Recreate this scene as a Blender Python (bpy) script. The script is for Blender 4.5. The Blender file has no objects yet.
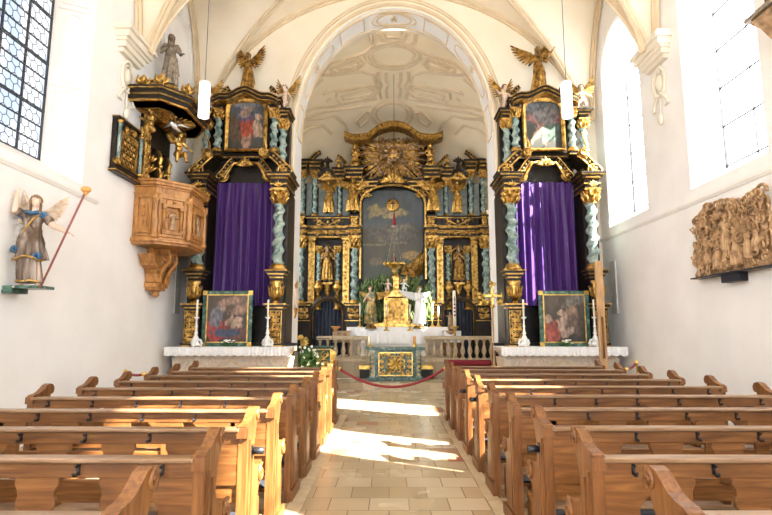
import bpy, bmesh, math, random
from mathutils import Vector, Matrix, noise
PI = math.pi
rnd = random.Random(7)
SC = bpy.context.scene
COL = SC.collection
def V(*a): return Vector(a)
def TR(x, y=0, z=0): return Matrix.Translation((x, y, z))
def RZ(a): return Matrix.Rotation(a, 4, 'Z')
def RX(a): return Matrix.Rotation(a, 4, 'X')
def RY(a): return Matrix.Rotation(a, 4, 'Y')
def SCL(x, y=None, z=None):
    y = x if y is None else y; z = x if z is None else z
    return Matrix.Diagonal((x, y, z, 1))

class MB:
    """collects shapes into one mesh"""
    def __init__(s, T=None):
        s.v = []; s.f = []; s.mi = []; s.sm = []; s.T = T or Matrix.Identity(4)
    def add(s, vs, fs, m=0, smooth=False):
        n = len(s.v); T = s.T
        s.v += [T @ Vector(p) for p in vs]
        for f in fs:
            s.f.append([n+i for i in f]); s.mi.append(m); s.sm.append(smooth)
        return s
    def merge(s, o, T=None, m=None):
        n = len(s.v); T = s.T @ T if T else s.T
        s.v += [T @ p for p in o.v]
        s.f += [[n+i for i in f] for f in o.f]
        s.mi += [m]*len(o.f) if m is not None else o.mi
        s.sm += o.sm
        return s
    def box(s, x0, x1, y0, y1, z0, z1, m=0):
        vs = [(x, y, z) for z in (z0, z1) for y in (y0, y1) for x in (x0, x1)]
        return s.add(vs, [(0,2,3,1),(4,5,7,6),(0,1,5,4),(2,6,7,3),(0,4,6,2),(1,3,7,5)], m)
    def prism(s, pts, a, b, m=0, axis='y', smooth=False):
        """outline (p,q) extruded from a to b along axis"""
        n = len(pts)
        mk = {'y': lambda p, t: (p[0], t, p[1]), 'x': lambda p, t: (t, p[0], p[1]), 'z': lambda p, t: (p[0], p[1], t)}[axis]
        vs = [mk(p, a) for p in pts] + [mk(p, b) for p in pts]
        s.add(vs, [tuple(range(n)), tuple(range(2*n-1, n-1, -1))], m)
        k = len(s.v)-2*n
        for i in range(n):
            j = (i+1) % n
            s.f.append([k+i, k+n+i, k+n+j, k+j]); s.mi.append(m); s.sm.append(smooth)
        return s
    def grid(s, fn, nu, nv, m=0, cu=False, cv=False, smooth=True):
        vs = [fn(i/(nu if cu else nu-1), j/(nv if cv else nv-1)) for i in range(nu) for j in range(nv)]
        fs = []
        for i in range(nu if cu else nu-1):
            for j in range(nv if cv else nv-1):
                a = i*nv+j; b = ((i+1) % nu)*nv+j; c = ((i+1) % nu)*nv+(j+1) % nv; d = i*nv+(j+1) % nv
                fs.append((a, b, c, d))
        return s.add(vs, fs, m, smooth)
    def lathe(s, prof, c=(0,0,0), seg=16, m=0, a0=0, a1=2*PI, smooth=True, sx=1, sy=1):
        full = abs(a1-a0-2*PI) < 1e-6
        n = seg if full else seg+1; k = len(prof)
        vs = [(c[0]+r*math.cos(a0+(a1-a0)*i/seg)*sx, c[1]+r*math.sin(a0+(a1-a0)*i/seg)*sy, c[2]+z) for i in range(n) for r, z in prof]
        fs = [(i*k+j, ((i+1) % n)*k+j, ((i+1) % n)*k+j+1, i*k+j+1) for i in range(n if full else n-1) for j in range(k-1)]
        s.add(vs, fs, m, smooth)
        if full:
            b = len(s.v)-n*k
            if prof[0][0] > 1e-4: s.f.append([b+i*k for i in range(n)][::-1]); s.mi.append(m); s.sm.append(False)
            if prof[-1][0] > 1e-4: s.f.append([b+i*k+k-1 for i in range(n)]); s.mi.append(m); s.sm.append(False)
        return s
    def ell(s, c, r, m=0, seg=10, rings=7, R=None):
        if not hasattr(r, '__len__'): r = (r, r, r)
        vs = []; fs = []
        M = R or Matrix.Identity(3)
        c = Vector(c)
        vs.append(c + M @ Vector((0,0,-r[2])))
        for j in range(1, rings):
            t = PI*j/rings
            for i in range(seg):
                a = 2*PI*i/seg
                vs.append(c + M @ Vector((r[0]*math.sin(t)*math.cos(a), r[1]*math.sin(t)*math.sin(a), -r[2]*math.cos(t))))
        vs.append(c + M @ Vector((0,0,r[2])))
        for i in range(seg): fs.append((0, 1+(i+1) % seg, 1+i))
        for j in range(rings-2):
            for i in range(seg):
                a = 1+j*seg+i; b = 1+j*seg+(i+1) % seg
                fs.append((a, b, b+seg, a+seg))
        L = len(vs)-1; o = 1+(rings-2)*seg
        for i in range(seg): fs.append((L, o+i, o+(i+1) % seg))
        return s.add(vs, fs, m, True)
    def tube(s, pts, r, seg=6, m=0, closed=False, flat=None, smooth=True):
        """flat=(normal, k): squash the section along normal by k"""
        pts = [Vector(p) for p in pts]; n = len(pts)
        rs = r if hasattr(r, '__len__') else [r]*n
        if len(rs) != n: rs = [rs[min(int(i*len(rs)/n), len(rs)-1)] for i in range(n)]
        tg = []
        for i in range(n):
            a = pts[(i-1) % n if closed else max(i-1, 0)]; b = pts[(i+1) % n if closed else min(i+1, n-1)]
            d = b-a
            tg.append(d.normalized() if d.length > 1e-9 else Vector((0,0,1)))
        up = Vector((0,0,1)) if abs(tg[0].z) < .9 else Vector((0,1,0))
        if flat: up = Vector(flat[0])
        nn = (up - tg[0]*up.dot(tg[0])).normalized()
        vs = []
        for i in range(n):
            if i:
                nn = nn - tg[i]*nn.dot(tg[i])
                nn = nn.normalized() if nn.length > 1e-6 else tg[i].orthogonal().normalized()
            bb = tg[i].cross(nn)
            k = flat[1] if flat else 1
            for j in range(seg):
                a = 2*PI*j/seg
                vs.append(pts[i] + nn*(math.cos(a)*rs[i]*k) + bb*(math.sin(a)*rs[i]))
        fs = []
        for i in range(n if closed else n-1):
            for j in range(seg):
                a = i*seg+j; b = i*seg+(j+1) % seg; i2 = (i+1) % n
                fs.append((a, b, i2*seg+(j+1) % seg, i2*seg+j))
        if not closed:
            fs.append(tuple(range(seg))[::-1]); fs.append(tuple((n-1)*seg+j for j in range(seg)))
        return s.add(vs, fs, m, smooth)
    def sweep(s, pts, prof, nrm, m=0, closed=False, smooth=False):
        """profile (a,b): a across the path in the surface, b along the surface normal nrm(i)"""
        pts = [Vector(p) for p in pts]; n = len(pts); k = len(prof)
        vs = []
        for i in range(n):
            a = pts[(i-1) % n if closed else max(i-1, 0)]; b = pts[(i+1) % n if closed else min(i+1, n-1)]
            t = (b-a).normalized(); N = Vector(nrm(i) if callable(nrm) else nrm).normalized()
            side = t.cross(N).normalized()
            for p, q in prof: vs.append(pts[i] + side*p + N*q)
        fs = []
        for i in range(n if closed else n-1):
            i2 = (i+1) % n
            for j in range(k):
                j2 = (j+1) % k
                fs.append((i*k+j, i*k+j2, i2*k+j2, i2*k+j))
        if not closed: fs += [tuple(range(k))[::-1], tuple((n-1)*k+j for j in range(k))]
        return s.add(vs, fs, m, smooth)
    def mesh(s, name, mats):
        me = bpy.data.meshes.new(name)
        me.from_pydata([tuple(p) for p in s.v], [], s.f)
        for m in (mats if isinstance(mats, (list, tuple)) else [mats]): me.materials.append(m)
        me.polygons.foreach_set('material_index', s.mi)
        me.polygons.foreach_set('use_smooth', s.sm)
        me.update()
        return me
    def build(s, name, mats, parent=None, bevel=0, fix=True, loc=None):
        me = s.mesh(name, mats)
        if fix or bevel:
            bm = bmesh.new(); bm.from_mesh(me)
            bmesh.ops.recalc_face_normals(bm, faces=bm.faces)
            if bevel:
                es = [e for e in bm.edges if len(e.link_faces) == 2 and e.calc_face_angle(0) > .6]
                bmesh.ops.bevel(bm, geom=es, offset=bevel, segments=1, affect='EDGES', clamp_overlap=True)
            bm.to_mesh(me); bm.free()
        o = bpy.data.objects.new(name, me); COL.objects.link(o)
        if parent: o.parent = parent
        if loc: o.location = loc
        return o

def tag(o, label, cat, group=None, kind=None):
    o['label'] = label; o['category'] = cat
    if group: o['group'] = group
    if kind: o['kind'] = kind
    return o
def thing(name, label, cat, loc=(0,0,0), rotz=0, group=None):
    o = bpy.data.objects.new(name, None); COL.objects.link(o)
    o.location = loc; o.rotation_euler = (0, 0, rotz); o.empty_display_size = .1
    return tag(o, label, cat, group)
def struct(o): o['kind'] = 'structure'; return o
def plab(o, label): o['label'] = label; return o
def kids(o): return [c for c in bpy.data.objects if c.parent == o]
def dup(root, loc=None, rotz=None, label=None, group=None):
    r = root.copy(); COL.objects.link(r)
    if loc is not None: r.location = loc
    if rotz is not None: r.rotation_euler = (0, 0, rotz)
    if label: r['label'] = label
    if group: r['group'] = group
    for ch in CH[root.name]:
        c = ch.copy(); COL.objects.link(c); c.parent = r
        for g in CH.get(ch.name, []):
            d = g.copy(); COL.objects.link(d); d.parent = c
    return r
CH = {}
def index_children():
    CH.clear()
    for o in bpy.data.objects:
        if o.parent: CH.setdefault(o.parent.name, []).append(o)
    for o in bpy.data.objects: CH.setdefault(o.name, [])

def remesh(mb, vox, smooth_it=1):
    """one continuous closed surface from overlapping shapes"""
    me = mb.mesh('tmp', [])
    o = bpy.data.objects.new('tmp', me); COL.objects.link(o)
    md = o.modifiers.new('r', 'REMESH'); md.mode = 'VOXEL'; md.voxel_size = vox
    if smooth_it:
        sm = o.modifiers.new('s', 'SMOOTH'); sm.iterations = smooth_it; sm.factor = .5
    dg = bpy.context.evaluated_depsgraph_get()
    ev = o.evaluated_get(dg).to_mesh()
    out = MB()
    out.v = [v.co.copy() for v in ev.vertices]; out.f = [list(p.vertices) for p in ev.polygons]
    out.mi = [0]*len(out.f); out.sm = [True]*len(out.f)
    o.evaluated_get(dg).to_mesh_clear()
    bpy.data.objects.remove(o); bpy.data.meshes.remove(me)
    return out

# ------------------------------------------------------------------ camera
H = 1.6; FPX = 530.0; TH = math.radians(7.84); YAW = math.atan(3/534)
def make_camera():
    cd = bpy.data.cameras.new('camera'); cd.sensor_width = 36; cd.lens = FPX/772*36; cd.clip_start = .05
    c = bpy.data.objects.new('camera', cd); COL.objects.link(c)
    c.location = (0, 0, H); c.rotation_euler = (PI/2+TH, 0, YAW)
    SC.camera = c
make_camera()
def ray(u, v):
    a = (u-386)/FPX; b = (257.5-v)/FPX
    y = math.cos(TH)-b*math.sin(TH); z = math.sin(TH)+b*math.cos(TH)
    return Vector((a*math.cos(YAW)-y*math.sin(YAW), a*math.sin(YAW)+y*math.cos(YAW), z))
def at(u, v, Y):
    """point of the place at depth Y that the photograph shows at (u, v)"""
    r = ray(u, v); return Vector((0, 0, H)) + r*(Y/r.y)

# ------------------------------------------------------------------ materials
def mat(name, col, rough=.6, metal=0, spec=.5):
    m = bpy.data.materials.new(name); m.use_nodes = True
    b = m.node_tree.nodes['Principled BSDF']
    b.inputs['Base Color'].default_value = (*col, 1); b.inputs['Roughness'].default_value = rough
    b.inputs['Metallic'].default_value = metal; b.inputs['Specular IOR Level'].default_value = spec
    return m
def N(m, t, **kw):
    n = m.node_tree.nodes.new(t)
    for k, v in kw.items():
        if k in n.inputs.keys(): n.inputs[k].default_value = v
        else: setattr(n, k, v)
    return n
def L(m, a, b): m.node_tree.links.new(a, b)
def bsdf(m): return m.node_tree.nodes['Principled BSDF']
def coords(m, scale=(1,1,1), kind='Object', rot=(0,0,0)):
    t = N(m, 'ShaderNodeTexCoord'); mp = N(m, 'ShaderNodeMapping')
    mp.inputs['Scale'].default_value = scale; mp.inputs['Rotation'].default_value = rot
    L(m, t.outputs[kind], mp.inputs[0]); return mp.outputs[0]
def ramp(m, fac, stops):
    r = N(m, 'ShaderNodeValToRGB'); e = r.color_ramp.elements
    e[0].position, e[0].color = stops[0][0], (*stops[0][1], 1)
    e[1].position, e[1].color = stops[-1][0], (*stops[-1][1], 1)
    for p, c in stops[1:-1]:
        x = e.new(p); x.color = (*c, 1)
    L(m, fac, r.inputs[0]); return r.outputs[0]
def bump(m, h, strength=.3, dist=.01):
    b = N(m, 'ShaderNodeBump'); b.inputs['Strength'].default_value = strength; b.inputs['Distance'].default_value = dist
    L(m, h, b.inputs['Height']); L(m, b.outputs[0], bsdf(m).inputs['Normal'])
def noisy(name, stops, scale=5, rough=.6, metal=0, detail=4, stretch=(1,1,1), bs=0, bd=.01, dist=0, spec=.5, kind='Object'):
    m = mat(name, stops[0][1], rough, metal, spec)
    n = N(m, 'ShaderNodeTexNoise'); n.inputs['Scale'].default_value = scale; n.inputs['Detail'].default_value = detail
    n.inputs['Distortion'].default_value = dist
    L(m, coords(m, stretch, kind), n.inputs['Vector'])
    L(m, ramp(m, n.outputs[0], stops), bsdf(m).inputs['Base Color'])
    if bs: bump(m, n.outputs[0], bs, bd)
    return m
M = {}
M['plaster'] = noisy('white_plaster', [(.35, (.80,.79,.78)), (.65, (.85,.845,.835))], 1.5, .85, bs=.15, bd=.01)
M['cream'] = noisy('cream_plaster', [(.3, (.80,.715,.56)), (.7, (.85,.775,.635))], 1.2, .85, bs=.1)  # cream paint with warm bounce light mixed into its tone
M['cream_chancel'] = noisy('warm_light_cream_plaster', [(.3, (.80,.68,.475)), (.7, (.86,.75,.56))], 1.2, .85, bs=.1)  # cream yellowed in its colour to offset the bluish sky light
M['olive'] = noisy('sun_lightened_branches', [(.3, (.07,.13,.03)), (.7, (.20,.29,.09))], 9, .6)  # leaf green lightened to stand for sun on the branches
M['stucco'] = noisy('stucco_ochre', [(.3, (.63,.505,.335)), (.7, (.72,.60,.425))], 3, .85)
M['stucco_white'] = noisy('stucco_white', [(.3, (.76,.745,.71)), (.7, (.82,.81,.78))], 3, .85)
def wood(name, c1, c2, c3, scale=(1.2, 14, 14), rough=.42, spec=.45):
    m = mat(name, c2, rough, spec=spec)
    v = coords(m, scale)
    n = N(m, 'ShaderNodeTexNoise'); n.inputs['Scale'].default_value = 2.2; n.inputs['Detail'].default_value = 6; n.inputs['Distortion'].default_value = .8
    L(m, v, n.inputs['Vector'])
    w = N(m, 'ShaderNodeTexNoise'); w.inputs['Scale'].default_value = 1.3; L(m, coords(m, (1,1,1)), w.inputs['Vector'])
    mx = N(m, 'ShaderNodeMath', operation='MULTIPLY_ADD'); L(m, n.outputs[0], mx.inputs[0]); mx.inputs[1].default_value = .75
    mul = N(m, 'ShaderNodeMath', operation='MULTIPLY'); L(m, w.outputs[0], mul.inputs[0]); mul.inputs[1].default_value = .25
    L(m, mul.outputs[0], mx.inputs[2])
    L(m, ramp(m, mx.outputs[0], [(.32, c1), (.5, c2), (.68, c3)]), bsdf(m).inputs['Base Color'])
    bump(m, n.outputs[0], .12, .004)
    return m
M['pew'] = wood('pew_oak', (.085,.029,.007), (.165,.064,.016), (.26,.112,.031))
M['pew_top'] = wood('sky_sheen_pew_top', (.13,.065,.03), (.23,.13,.065), (.33,.21,.12), rough=.3, spec=.6)  # lighter and greyer: sky reflection put into the wood colour
M['pew_end'] = wood('pew_end_oak', (.078,.026,.006), (.155,.059,.015), (.245,.105,.029), (14, 14, 1.2))
M['pulpit_wood'] = wood('pulpit_wood', (.22,.085,.020), (.42,.19,.052), (.56,.30,.10), (6, 6, 2), .35)
M['pale_wood'] = wood('pale_wood', (.36,.2,.09), (.5,.3,.14), (.6,.38,.19), (10, 10, 1.2))
M['carved'] = noisy('carved_limewood', [(.3, (.20,.115,.055)), (.55, (.42,.27,.145)), (.75, (.56,.39,.23))], 9, .6, bs=.4, bd=.02)
M['black'] = noisy('ebonised_wood', [(.3, (.008,.006,.004)), (.7, (.022,.015,.009))], 6, .4, spec=.3)
M['brownblack'] = noisy('dark_stained_wood', [(.3, (.022,.012,.006)), (.7, (.050,.028,.013))], 6, .4, spec=.3)
def gold(name, c1, c2, rough=.33, metal=.75):
    m = mat(name, c2, rough, metal)
    n = N(m, 'ShaderNodeTexNoise'); n.inputs['Scale'].default_value = 9; n.inputs['Detail'].default_value = 5
    L(m, coords(m), n.inputs['Vector'])
    L(m, ramp(m, n.outputs[0], [(.35, c1), (.62, c2)]), bsdf(m).inputs['Base Color'])
    bump(m, n.outputs[0], .35, .02)
    return m
M['gold'] = gold('gilding', (.22,.11,.02), (.76,.47,.13), .32, .85)
M['gold_dark'] = gold('old_gilding', (.10,.05,.010), (.50,.28,.065), .36, .8)
M['brass'] = gold('brass', (.45,.28,.06), (.85,.58,.16), .28, .9)
M['silver'] = noisy('silvered_wood', [(.3, (.14,.11,.08)), (.7, (.46,.39,.31))], 12, .4, .5, bs=.2)
def marble(name, stops, scale=4, rough=.25):
    m = mat(name, stops[0][1], rough)
    n = N(m, 'ShaderNodeTexNoise'); n.inputs['Scale'].default_value = scale; n.inputs['Detail'].default_value = 8; n.inputs['Distortion'].default_value = 1.8
    L(m, coords(m), n.inputs['Vector'])
    L(m, ramp(m, n.outputs[0], stops), bsdf(m).inputs['Base Color'])
    return m
M['teal'] = marble('blue_green_scagliola', [(.34, (.08,.13,.125)), (.48, (.19,.27,.245)), (.60, (.36,.44,.385)), (.72, (.13,.20,.185))])
M['green_marble'] = marble('dark_green_marble', [(.35, (.02,.055,.045)), (.55, (.06,.13,.10)), (.7, (.20,.29,.23))], 5)
M['grey_teal'] = marble('grey_teal_panel', [(.35, (.16,.20,.20)), (.6, (.27,.32,.31))], 3, .4)
M['pink_marble'] = marble('veined_altar_stone', [(.35, (.42,.35,.27)), (.5, (.56,.49,.40)), (.62, (.50,.36,.27)), (.72, (.62,.57,.49))], 3, .35)
M['stone'] = noisy('balustrade_stone', [(.3, (.42,.32,.19)), (.7, (.56,.45,.30))], 8, .5)
M['lace'] = noisy('white_lace', [(.3, (.62,.61,.62)), (.7, (.88,.88,.88))], 60, .85)
M['linen'] = mat('white_linen', (.86,.85,.84), .85)
M['wax'] = mat('candle_wax', (.86,.80,.66), .5)
M['white_paint'] = mat('white_enamel', (.82,.82,.80), .35)
M['iron'] = mat('black_iron', (.03,.03,.035), .45, .6)
M['lead'] = mat('window_lead', (.05,.055,.065), .6)
M['flesh'] = mat('painted_flesh', (.66,.49,.38), .45)
M['hair'] = noisy('painted_brown_hair', [(.3, (.16,.09,.045)), (.7, (.30,.18,.09))], 20, .5)
M['red_rope'] = mat('red_velvet_rope', (.20,.012,.018), .8)
M['red_cloth'] = mat('red_velvet', (.24,.015,.025), .85)
M['rod'] = mat('dull_red_paint', (.25,.07,.06), .5)
M['blue'] = noisy('painted_blue', [(.3, (.02,.07,.15)), (.7, (.06,.17,.30))], 10, .4)
M['orange'] = mat('ochre_foam', (.70,.33,.09), .7)
M['leaf'] = noisy('green_leaves', [(.3, (.03,.09,.02)), (.7, (.10,.22,.05))], 15, .5)
M['petal'] = mat('white_petals', (.86,.86,.80), .6)
M['drape'] = noisy('dark_blue_drape', [(.3, (.018,.024,.04)), (.7, (.035,.045,.07))], 4, .8)
M['dark_pad'] = mat('dark_kneeler_leather', (.028,.033,.045), .5)
M['grey_stone'] = noisy('grey_stone_strip', [(.3, (.50,.49,.46)), (.7, (.58,.57,.54))], 4, .7)
# purple satin curtain
m = M['purple'] = mat('purple_satin', (.048,.009,.125), .5)
bsdf(m).inputs['Sheen Weight'].default_value = .35; bsdf(m).inputs['Sheen Tint'].default_value = (.6,.4,1,1)
# robe with gilt edges
M['robe'] = noisy('silver_brown_robe', [(.3, (.05,.028,.016)), (.5, (.14,.095,.065)), (.66, (.33,.27,.225))], 10, .42, .3, stretch=(1,1,.25), bs=.3)
M['robe_green'] = noisy('gilt_and_green_robe', [(.4, (.07,.13,.09)), (.55, (.45,.28,.08)), (.7, (.62,.42,.14))], 7, .45, .3)
# glass
M['cream_trim'] = mat('cream_stucco', (.78,.72,.60), .85)
def glass(name, tint, mixf, scale=8):
    m = mat(name, tint, .15); nt = m.node_tree
    tr = N(m, 'ShaderNodeBsdfTransparent'); tr.inputs[0].default_value = (*tint, 1)
    mix = N(m, 'ShaderNodeMixShader'); mix.inputs[0].default_value = mixf
    out = [n for n in nt.nodes if n.type == 'OUTPUT_MATERIAL'][0]
    L(m, tr.outputs[0], mix.inputs[1]); L(m, bsdf(m).outputs[0], mix.inputs[2]); L(m, mix.outputs[0], out.inputs[0])
    return m
M['glass'] = glass('clear_glass', (.97,.98,1), .06)
m = M['glass_blue'] = glass('sky_dimming_bluish_glass', (.08,.09,.11), .04)  # tint dims the sky behind; its patches stand for the view outside
n_ = N(m, 'ShaderNodeTexNoise'); n_.inputs['Scale'].default_value = 1.6; L(m, coords(m, (1, 1.2, .35)), n_.inputs['Vector'])
L(m, ramp(m, n_.outputs[0], [(.42, (.35,.375,.415)), (.50, (.41,.425,.445)), (.58, (.47,.47,.472))]), [x for x in m.node_tree.nodes if x.type == 'BSDF_TRANSPARENT'][0].inputs[0])
# floor tiles
def floor_mat(name, w=.37, warm=1):
    m = mat(name, (.5,.42,.3), .28)
    t = N(m, 'ShaderNodeTexCoord')
    b = N(m, 'ShaderNodeTexBrick'); b.offset = .5; b.inputs['Scale'].default_value = 1
    b.inputs['Brick Width'].default_value = w; b.inputs['Row Height'].default_value = w*.97; b.inputs['Mortar Size'].default_value = .006
    b.inputs['Mortar Smooth'].default_value = .3
    b.inputs['Color1'].default_value = (0,0,0,1); b.inputs['Color2'].default_value = (1,1,1,1); b.inputs['Mortar'].default_value = (.5,.5,.5,1)
    L(m, t.outputs['Object'], b.inputs['Vector'])
    tile = ramp(m, b.outputs['Color'], [(0, (.36,.27,.16)), (.3, (.45,.355,.23)), (.6, (.53,.435,.295)), (.9, (.40,.31,.19)), (.955, (.46,.35,.23)), (.97, (.36,.15,.09)), (1, (.36,.15,.09))])
    n = N(m, 'ShaderNodeTexNoise'); n.inputs['Scale'].default_value = 1.5; n.inputs['Detail'].default_value = 2; L(m, t.outputs['Object'], n.inputs['Vector'])
    mx = N(m, 'ShaderNodeMix', data_type='RGBA', blend_type='MULTIPLY'); mx.inputs[0].default_value = .15
    L(m, tile, mx.inputs[6]); L(m, ramp(m, n.outputs[0], [(.3, (.72,.68,.62)), (.7, (1.12,1.1,1.06))]), mx.inputs[7])
    mm = N(m, 'ShaderNodeMix', data_type='RGBA'); L(m, b.outputs['Fac'], mm.inputs[0]); L(m, mx.outputs[2], mm.inputs[6]); mm.inputs[7].default_value = (.20,.14,.085,1)
    L(m, mm.outputs[2], bsdf(m).inputs['Base Color'])
    L(m, ramp(m, n.outputs[0], [(.3, (.25,.25,.25)), (.7, (.28,.28,.28))]), bsdf(m).inputs['Roughness'])
    inv = N(m, 'ShaderNodeMath', operation='SUBTRACT'); inv.inputs[0].default_value = 1; L(m, b.outputs['Fac'], inv.inputs[1])
    bump(m, inv.outputs[0], .3, .004)
    return m
M['floor'] = floor_mat('stone_floor_tiles')
def attr_mat(name, rough=.4):
    m = mat(name, (.5,.5,.5), rough)
    a = N(m, 'ShaderNodeAttribute'); a.attribute_name = 'Col'
    L(m, a.outputs['Color'], bsdf(m).inputs['Base Color']); return m
M['paint'] = attr_mat('oil_paint')
# ------------------------------------------------------------------ the church itself
XL, XR, YE, YW = -5.1, 5.4, 13.3, -7.0
XC = .15                      # middle of the nave
AX = .15                      # middle of the chancel
BAYS = [13.3, 10.0, 6.45, 2.9, -.65, -4.2, -7.75]
CX0, CX1, YA, YB = -3.95, 4.25, 14.3, 21.2   # chancel
def nave_main(x):
    k = max(0, 1-((x-XC)/5.26)**2); return 5.85+4.9*math.sqrt(k)
def nave_cross(y):
    for a, b in zip(BAYS, BAYS[1:]):
        if b <= y <= a:
            c = (a+b)/2; h = (a-b)/2
            return 7.0+3.3*math.sqrt(max(0, 1-((y-c)/h)**2))
    return 7.0
def nave_z(x, y): return max(nave_main(x), nave_cross(y))
def cosr(a, b, n): return [a+(b-a)*(1-math.cos(PI*i/n))/2 for i in range(n+1)]
def nave_vault():
    xs = cosr(XL, XR, 96); ys = []
    for i, (a, b) in enumerate(zip(BAYS, BAYS[1:])):
        n = 40 if i < 3 else 16
        ys += cosr(a, b, n)[:-1]
    ys.append(BAYS[-1])
    mb = MB(); vs = [(x, y, nave_z(x, y)) for x in xs for y in ys]
    n = len(ys)
    mb.add(vs, [(i*n+j, (i+1)*n+j, (i+1)*n+j+1, i*n+j+1) for i in range(len(xs)-1) for j in range(n-1)], 0, False)
    o = mb.build('ceiling', M['cream'], fix=False); struct(o)
nave_vault()

def filled(name, outer, holes, plane, m):
    """flat wall sheet with holes; plane maps (p,q)->xyz"""
    bm = bmesh.new(); es = []
    for loop in [outer]+holes:
        vs = [bm.verts.new(plane(p, q)) for p, q in loop]
        es += [bm.edges.new((vs[i], vs[(i+1) % len(vs)])) for i in range(len(vs))]
    bmesh.ops.triangle_fill(bm, use_beauty=True, edges=es)
    me = bpy.data.meshes.new(name); bm.to_mesh(me); bm.free(); me.materials.append(m)
    o = bpy.data.objects.new(name, me); COL.objects.link(o); return struct(o)
def arch_outline(c, hw, z0, zs, rise=None, n=20):
    rise = rise or hw
    return [(c-hw, z0), (c+hw, z0)] + [(c+hw*math.cos(PI*i/n), zs+rise*math.sin(PI*i/n)) for i in range(n+1)]

# windows ------------------------------------------------------------
WN = [0]
def window(side, c, leaded=False, hw=.98, gw=.80, z0=4.10, zs=8.0, gz0=4.42, gzs=7.86, sx=None, depth=.55):
    """splayed round-arched window; returns its hole outline (y,z) in the wall"""
    X = (XL if side < 0 else XR) if sx is None else sx
    Xg = X+side*depth
    hole = arch_outline(c, hw, z0, zs); inner = arch_outline(c, gw, gz0, gzs, n=20)
    WN[0] += 1; k = WN[0]
    mb = MB(); n = len(hole)
    vs = [(X, p, q) for p, q in hole]+[(Xg, p, q) for p, q in inner]
    mb.add(vs, [(i, (i+1) % n, n+(i+1) % n, n+i) for i in range(n)], 0, False)
    struct(mb.build('trim_%d' % (20+k), M['plaster'], fix=False))
    # stucco frames on the far reveal
    if c > 5:
        def rv(s, t, zz=None):   # s 0..1 from room to glass, z = t, far jamb
            f = (t-z0)/(zs-z0)
            return Vector((X+side*depth*s, c+hw+(gw-hw)*s-.004, t))
        nr = Vector((-side*(hw-gw), -depth, 0)).normalized()*1.0
        st = MB(); pf = [(-.016,-.01),(.016,-.01),(.016,.014),(-.016,.014)]
        for z_a, z_b, rr in ((4.45, 5.55, 0), (5.72, 6.95, 1), (7.12, 8.0, 0)):
            if rr:
                pts = [rv(.5+.27*math.cos(a), z_b-.25+.25*math.sin(a)) for a in [PI*i/10 for i in range(11)]]
                pts += [rv(.5+.27*math.cos(a), z_a+.25+.25*math.sin(a)) for a in [PI+PI*i/10 for i in range(11)]]
            else: pts = [rv(.2, z_a), rv(.8, z_a), rv(.8, z_b), rv(.2, z_b)]
            st.sweep(pts, pf, nr, closed=True)
            if rr:
                st.sweep([rv(.1, z_a-.08), rv(.9, z_a-.08)], pf, nr); st.sweep([rv(.1, z_b+.08), rv(.9, z_b+.08)], pf, nr)
        for s in (.06, .94): st.sweep([rv(s, 4.3+.0*s), rv(s, 8.0)], pf, nr)
        # round boss at the arch crown and bands round the arch soffit
        def rs(s, a):
            h = hw+(gw-hw)*s-.004; zc = zs+(gzs-zs)*s
            return Vector((X+side*depth*s, c+h*math.cos(a), zc+h*math.sin(a)))
        def rn(a): return Vector((-side*.15, -math.cos(a), -math.sin(a)))
        for s in (.08, .92):
            st.sweep([rs(s, PI*i/24) for i in range(25)], pf, lambda i: rn(PI*i/24))
        for a in (.55, 1.05, PI-1.05, PI-.55):
            st.sweep([rs(.08, a), rs(.92, a)], pf, rn(a))
        for R in (.22, .30):
            st.sweep([rs(.5+R*1.25*math.cos(t), PI/2+R*math.sin(t)) for t in [2*PI*i/16 for i in range(16)]], pf, rn(PI/2), closed=True)
        struct(st.build('trim_%d' % (40+k), M['stucco_white'], fix=True))
    root = bpy.data.objects.new('window_%d' % k, None); COL.objects.link(root); struct(root)
    g = MB(); g.prism(inner, Xg+side*.02, Xg+side*.028, axis='x'); g.build('glass', M['glass_blue' if leaded else 'glass'], root)
    bars = MB(); bx = Xg+side*.01
    def inside(y, z):
        return abs(y-c) < gw and (z < gzs or (y-c)**2+(z-gzs)**2 < gw**2)
    def top(y): return gzs+math.sqrt(max(0, gw*gw-(y-c)**2))
    if leaded:
        for y in (c-gw+.012, c-gw/3, c+gw/3, c+gw-.012):
            bars.box(bx-.015, bx+.015, y-.014, y+.014, gz0, top(y))
        z = gz0; i = 0
        while z < gzs+gw-.05:
            h = math.sqrt(max(0, gw*gw-max(0, z-gzs)**2)); t = .020 if i % 3 == 0 else .010
            bars.box(bx-t, bx+t, c-h, c+h, z-t, z+t); z += .275; i += 1
        w = .16; h = .1375   # honeycomb leads
        row = 0; z = gz0
        while z < gzs+gw:
            off = (row % 2)*w/2; y = c-gw-w+off
            while y < c+gw:
                z1 = z+h*.68
                for p, q in (((y, z), (y+w/2, z+h*.32)), ((y+w/2, z+h*.32), (y+w, z)), ((y+w/2, z+h*.32), (y+w/2, z+h))):
                    if inside(*p) and inside(*q): bars.tube([(bx, *p), (bx, *q)], .0062, 4)
                y += w
            z += h; row += 1
        bars.build('lead_lattice', M['lead'], root)
    else:
        y = c; bars.box(bx-.012, bx+.012, y-.008, y+.008, gz0, top(y))
        z = gz0+.05; i = 0
        while z < gzs+gw-.05:
            h = math.sqrt(max(0, gw*gw-max(0, z-gzs)**2))
            bars.box(bx-.012, bx+.012, c-h, c+h, z-.010, z+.010); z += .72
        for s in (-1, 1): bars.box(bx-.02, bx+.02, c+s*gw-.015, c+s*gw+.015, gz0, gzs)
        bars.build('glazing_bars', M['iron'], root)
    # daylight: a sky portal just outside the pane
    ld = bpy.data.lights.new('sky_portal', 'AREA'); ld.shape = 'RECTANGLE'; ld.size = gzs+gw-gz0+.1; ld.size_y = 2*gw+.1
    ld.cycles.is_portal = True
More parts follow.
